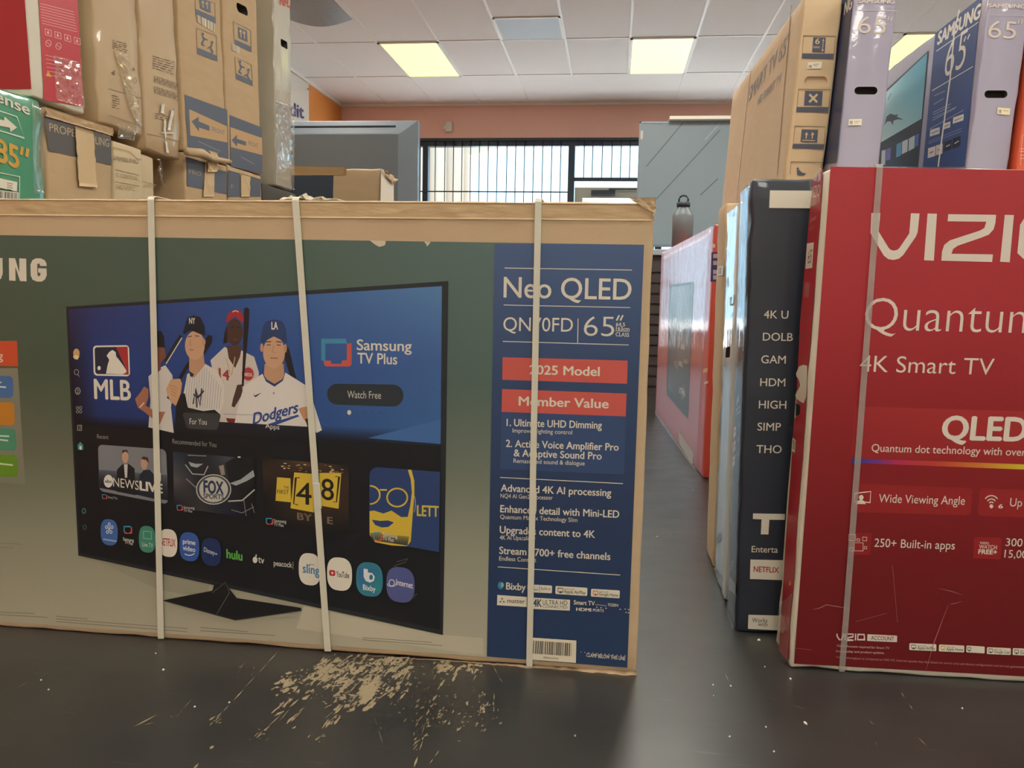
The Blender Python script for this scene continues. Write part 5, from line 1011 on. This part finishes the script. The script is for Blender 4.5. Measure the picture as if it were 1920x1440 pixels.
sheet('brown_tape', cb, 'front', [(545, 311), (651, 313), (649, 328), (545, 329)], TAPE, th=.0006, crinkle=.001, seed=1, lift=.003)
G = Print(cb, 'right'); G.poly([(714, 316), (738, 330), (738, 420), (712, 420)], (216, 204, 184)); G.build('side_paper', INK)
sheet('crushed_corner', cb, 'right', [(714, 316), (739, 336), (735, 346), (722, 332)], KRAFT2, th=.002, crinkle=.02, seed=12, lift=.006)
rt = thing('television', 'large dark glossy television standing on the cabinet near the shop window', 'television', (1.0, 7.0, 1.19))
A_, B_ = onY(1195, 228, 7.0), onY(1195, 462, 7.0); XA = (A_.x+B_.x)/2; ZT = A_.z
boxes('housing', [((XA, 7.01, 1.235), (XA+1.85, 7.07, ZT))], DARKM, rt, .006); boxes('screen', [((XA+.012, 7.0, 1.25), (XA+1.838, 7.012, ZT-.012))], HAZEGREY2, rt)
boxes('bezel', [((XA, 6.996, ZT-.014), (XA+1.85, 7.012, ZT)), ((XA, 6.996, 1.235), (XA+.012, 7.012, ZT)), ((XA+1.838, 6.996, 1.235), (XA+1.85, 7.012, ZT)), ((XA, 6.996, 1.235), (XA+1.85, 7.012, 1.252))], mat('grey_bezel', (120, 130, 138), .3, metal=.4), rt)
for x in (XA+.35, XA+1.5): boxes('foot', [((x-.03, 6.88, 1.20), (x+.03, 7.2, 1.212)), ((x-.02, 7.0, 1.212), (x+.02, 7.06, 1.26))], DARKM, rt)
p = Print(rt, None, O=(0, 7.0, 0), N=(0, -1, 0), U=(0, 0, 1), lift=.002)
p.poly([(1199, 245), (1206, 245), (1205, 261), (1198, 261)], (206, 198, 188)); p.build('sticker', INK)
p = Print(rt, None, O=(0, 7.0, 0), N=(0, -1, 0), U=(0, 0, 1), lift=.002)
for ln, w, c in ((((1281, 230), (1212, 312)), 1.6, (88, 104, 116)), (((1350, 231), (1322, 262)), 2, (150, 166, 172)), (((1350, 244), (1230, 374)), 1.6, (88, 104, 116)), (((1346, 335), (1313, 366)), 1.8, (86, 100, 110))): p.line(ln, w, c)
p.build('screen_diagonal_line', INK)  # thin diagonal lines drawn on the screen, some paler, some darker
fb = thing('foam_board', 'white board lying flat on top of the dark television near the window', 'board', (XA+.6, 7.04, ZT))
b0 = onY(1254, 226, 7.0).x; boxes('sheet', [((b0, 6.93, ZT+.0005), (b0+.95, 7.16, ZT+.030))], mat('white_foam', (240, 236, 226), .6), fb, .006)
cn = thing('media_cabinet', 'tall dark slatted cabinet under the glossy television by the window', 'cabinet', (1.0, 7.1, 0))
boxes('body', [((XA-.02, 6.80, 0), (XA+1.9, 7.35, 1.15))], CAB, cn); boxes('top', [((XA-.05, 6.76, 1.15), (XA+1.93, 7.38, 1.198))], mat('pale_grey_top', (150, 160, 166), .3), cn, .004)
v, f = [], []
for k in range(12): boxgeo((XA, 6.785, .08+.085*k), (XA+1.88, 6.80, .145+.085*k), v, f)
mesh('slatted_front', v, f, CAB, cn)

# ------------------------------------------------------------------ floor wear and crumbs
rnd = random.Random(12); v, f = [], []
def flake(cx, cy, L, wd, dirx, seed):
    """ragged bare patch on the floor; long along the scuffing direction"""
    r = random.Random(seed); n = 16; b = len(v); d = Vector((math.cos(dirx), math.sin(dirx), 0)); e = Vector((-d.y, d.x, 0))
    for k in range(n):
        a = 2*math.pi*k/n; q = .3+.9*r.random(); v.append(Vector((cx, cy, .0003+1e-6*(len(f) % 900)))+d*(L*q*math.cos(a))+e*(wd*q*math.sin(a)))
    f.append([b+k for k in range(n)])
sd_ = onZ(600, 1330, 0)-onZ(700, 1230, 0); DIR = math.atan2(sd_.y, sd_.x)
def cluster(px, py, sx, sy, n, L, wd, seed):
    r = random.Random(seed)
    for i in range(n):
        x = r.gauss(px, sx); y = r.gauss(py, sy)
        g = onZ(x, max(y, 1226+.06*(x-600)), 0); flake(g.x, g.y, L*(.2+r.random()**2*1.2), wd*(.25+r.random()**1.5*1.1), DIR+r.gauss(0, .12), seed*1000+i)
for k, c in enumerate(((600, 1258, 12, 12, 34, .022, .006), (540, 1280, 9, 10, 26, .018, .006), (640, 1282, 16, 12, 40, .016, .006), (690, 1290, 12, 18, 46, .026, .007), (655, 1318, 10, 8, 24, .012, .005), (745, 1250, 14, 10, 40, .016, .006), (740, 1288, 16, 12, 30, .016, .004), (700, 1246, 40, 8, 70, .014, .005), (835, 1252, 14, 10, 40, .018, .005), (890, 1252, 10, 8, 26, .012, .005), (640, 1252, 30, 10, 60, .014, .005), (570, 1282, 20, 20, 30, .010, .004), (680, 1275, 60, 22, 110, .008, .003), (800, 1310, 50, 30, 60, .006, .002), (860, 1355, 60, 12, 34, .006, .0025), (905, 1320, 12, 16, 26, .009, .003), (806, 1330, 14, 20, 20, .012, .002), (540, 1332, 14, 12, 16, .020, .003), (620, 1345, 8, 12, 14, .020, .003), (490, 1374, 8, 8, 9, .012, .002), (402, 1348, 6, 5, 8, .008, .003), (600, 1382, 10, 4, 7, .006, .002), (780, 1385, 6, 20, 12, .014, .0016), (455, 1260, 12, 5, 7, .012, .0016))): cluster(*c, seed=k+1)
def scratch(x0, y0, x1, y1, w, seed, gap=.3):
    r = random.Random(seed); a, b = onZ(x0, y0, 0), onZ(x1, y1, 0); L = (b-a).length; u = 0
    d = (b-a)/L; e = Vector((-d.y, d.x, 0))
    while u < L:
        l = min(L-u, .006+r.random()*.05); k = w*(.4+r.random()); o = e*r.gauss(0, w*.6)
        if r.random() > gap:
            p0, p1 = a+d*u+o, a+d*(u+l)+o; i = len(v); z = Vector((0, 0, .0005))
            v.extend([p0+z, (p0+p1)/2-e*k+z, p1+z, (p0+p1)/2+e*k+z]); f.append([i, i+1, i+2, i+3])
        u += l*(1+r.random()*gap)
for k, a in enumerate(((520, 1224, 392, 1362, .0010), (400, 1398, 362, 1444, .0028), (295, 1340, 238, 1370, .0016), (290, 1355, 262, 1362, .001), (345, 1338, 320, 1344, .0016), (560, 1310, 480, 1385, .0022), (636, 1322, 610, 1366, .0028), (93, 1260, 30, 1290, .0010), (120, 1266, 108, 1275, .0022), (470, 1222, 448, 1235, .0018), (925, 1250, 943, 1282, .0008), (926, 1300, 925, 1334, .0012), (820, 1290, 790, 1380, .0010), (800, 1370, 775, 1440, .0016), (850, 1370, 800, 1440, .0007), (700, 1340, 720, 1400, .0005), (1690, 1298, 1712, 1332, .0014), (1720, 1382, 1770, 1432, .0008), (1640, 1390, 1660, 1420, .0008), (1360, 1262, 1372, 1290, .001), (1600, 1320, 1640, 1360, .0008), (370, 1300, 330, 1345, .0006), (1380, 1290, 1560, 1345, .0005))): scratch(*a, seed=k, gap=.35)
fo = bpy.data.objects['floor']
wp = mesh('worn_bare_patch', v, f, mat('bare_floor_screed', (150, 136, 108), .7, var=.12, vscale=40), fo); wp['kind'] = 'stuff'
CR = mat('white_foam_crumb', (226, 224, 216), .6)
crumbs = [(1232, 1007, .010, .004), (1300, 920, .014, .005), (1262, 1002, .004, .003), (1423, 1202, .010, .006), (1482, 1274, .006, .004), (1337, 1285, .004, .003), (1370, 1287, .005, .003), (1434, 1251, .004, .003), (1368, 1382, .005, .003), (1436, 1364, .005, .003), (1804, 1329, .005, .003), (1451, 1410, .004, .003), (1338, 1305, .003, .002), (306, 1257, .006, .004), (365, 1326, .005, .003), (77, 1276, .004, .003), (91, 1294, .004, .003), (292, 1226, .004, .003), (430, 1318, .004, .003), (1165+345, 1357, .012, .004)]
def crumb(x, y, L, h, seed):
    r = random.Random(seed); g = onZ(x, y, 0); vv, ff = [], []; n = 7; a0 = r.random()*3
    for lay, s in ((0, .8), (.5, 1), (1, .55)):
        for k in range(n): a = 2*math.pi*k/n; q = s*(.75+.4*r.random()); vv.append(Vector((g.x+L*.5*q*math.cos(a)*math.cos(a0)-h*q*.6*math.sin(a)*math.sin(a0), g.y+L*.5*q*math.cos(a)*math.sin(a0)+h*q*.6*math.sin(a)*math.cos(a0), .0002+h*.8*lay)))
    for l in (0, 1):
        for k in range(n): ff.append([l*n+k, l*n+(k+1) % n, (l+1)*n+(k+1) % n, (l+1)*n+k])
    ff += [list(range(n))[::-1], list(range(2*n, 3*n))]
    return tag(mesh('foam_crumb', vv, ff, CR), 'tiny white foam crumb lying on the black floor', 'crumb', 'white crumbs scattered on the floor')
for k, c in enumerate(crumbs): crumb(*c, seed=k)

# torn paper at the upper right corner of the big box and along its foot
sheet('torn_corner_flap', big, 'front', [(1178, 372), (1229, 371), (1231, 400), (1206, 390)], KRAFT2, th=.0009, crinkle=.010, seed=81, lift=.004, ragged=.006)
sheet('frayed_edge', big, 'front', [(470, 1213), (905, 1241), (905, 1247), (470, 1217)], KRAFT2, th=.0008, crinkle=.006, seed=82, nu=60, nv=3, lift=.001)
sheet('frayed_edge', big, 'front', [(905, 1241), (1194, 1257), (1194, 1265), (905, 1247)], KRAFT2, th=.0008, crinkle=.008, seed=83, nu=50, nv=3, lift=.001)
for o in bpy.data.objects:
    for k in ('size', 'shear', 'fit'):
        if k in o: del o[k]
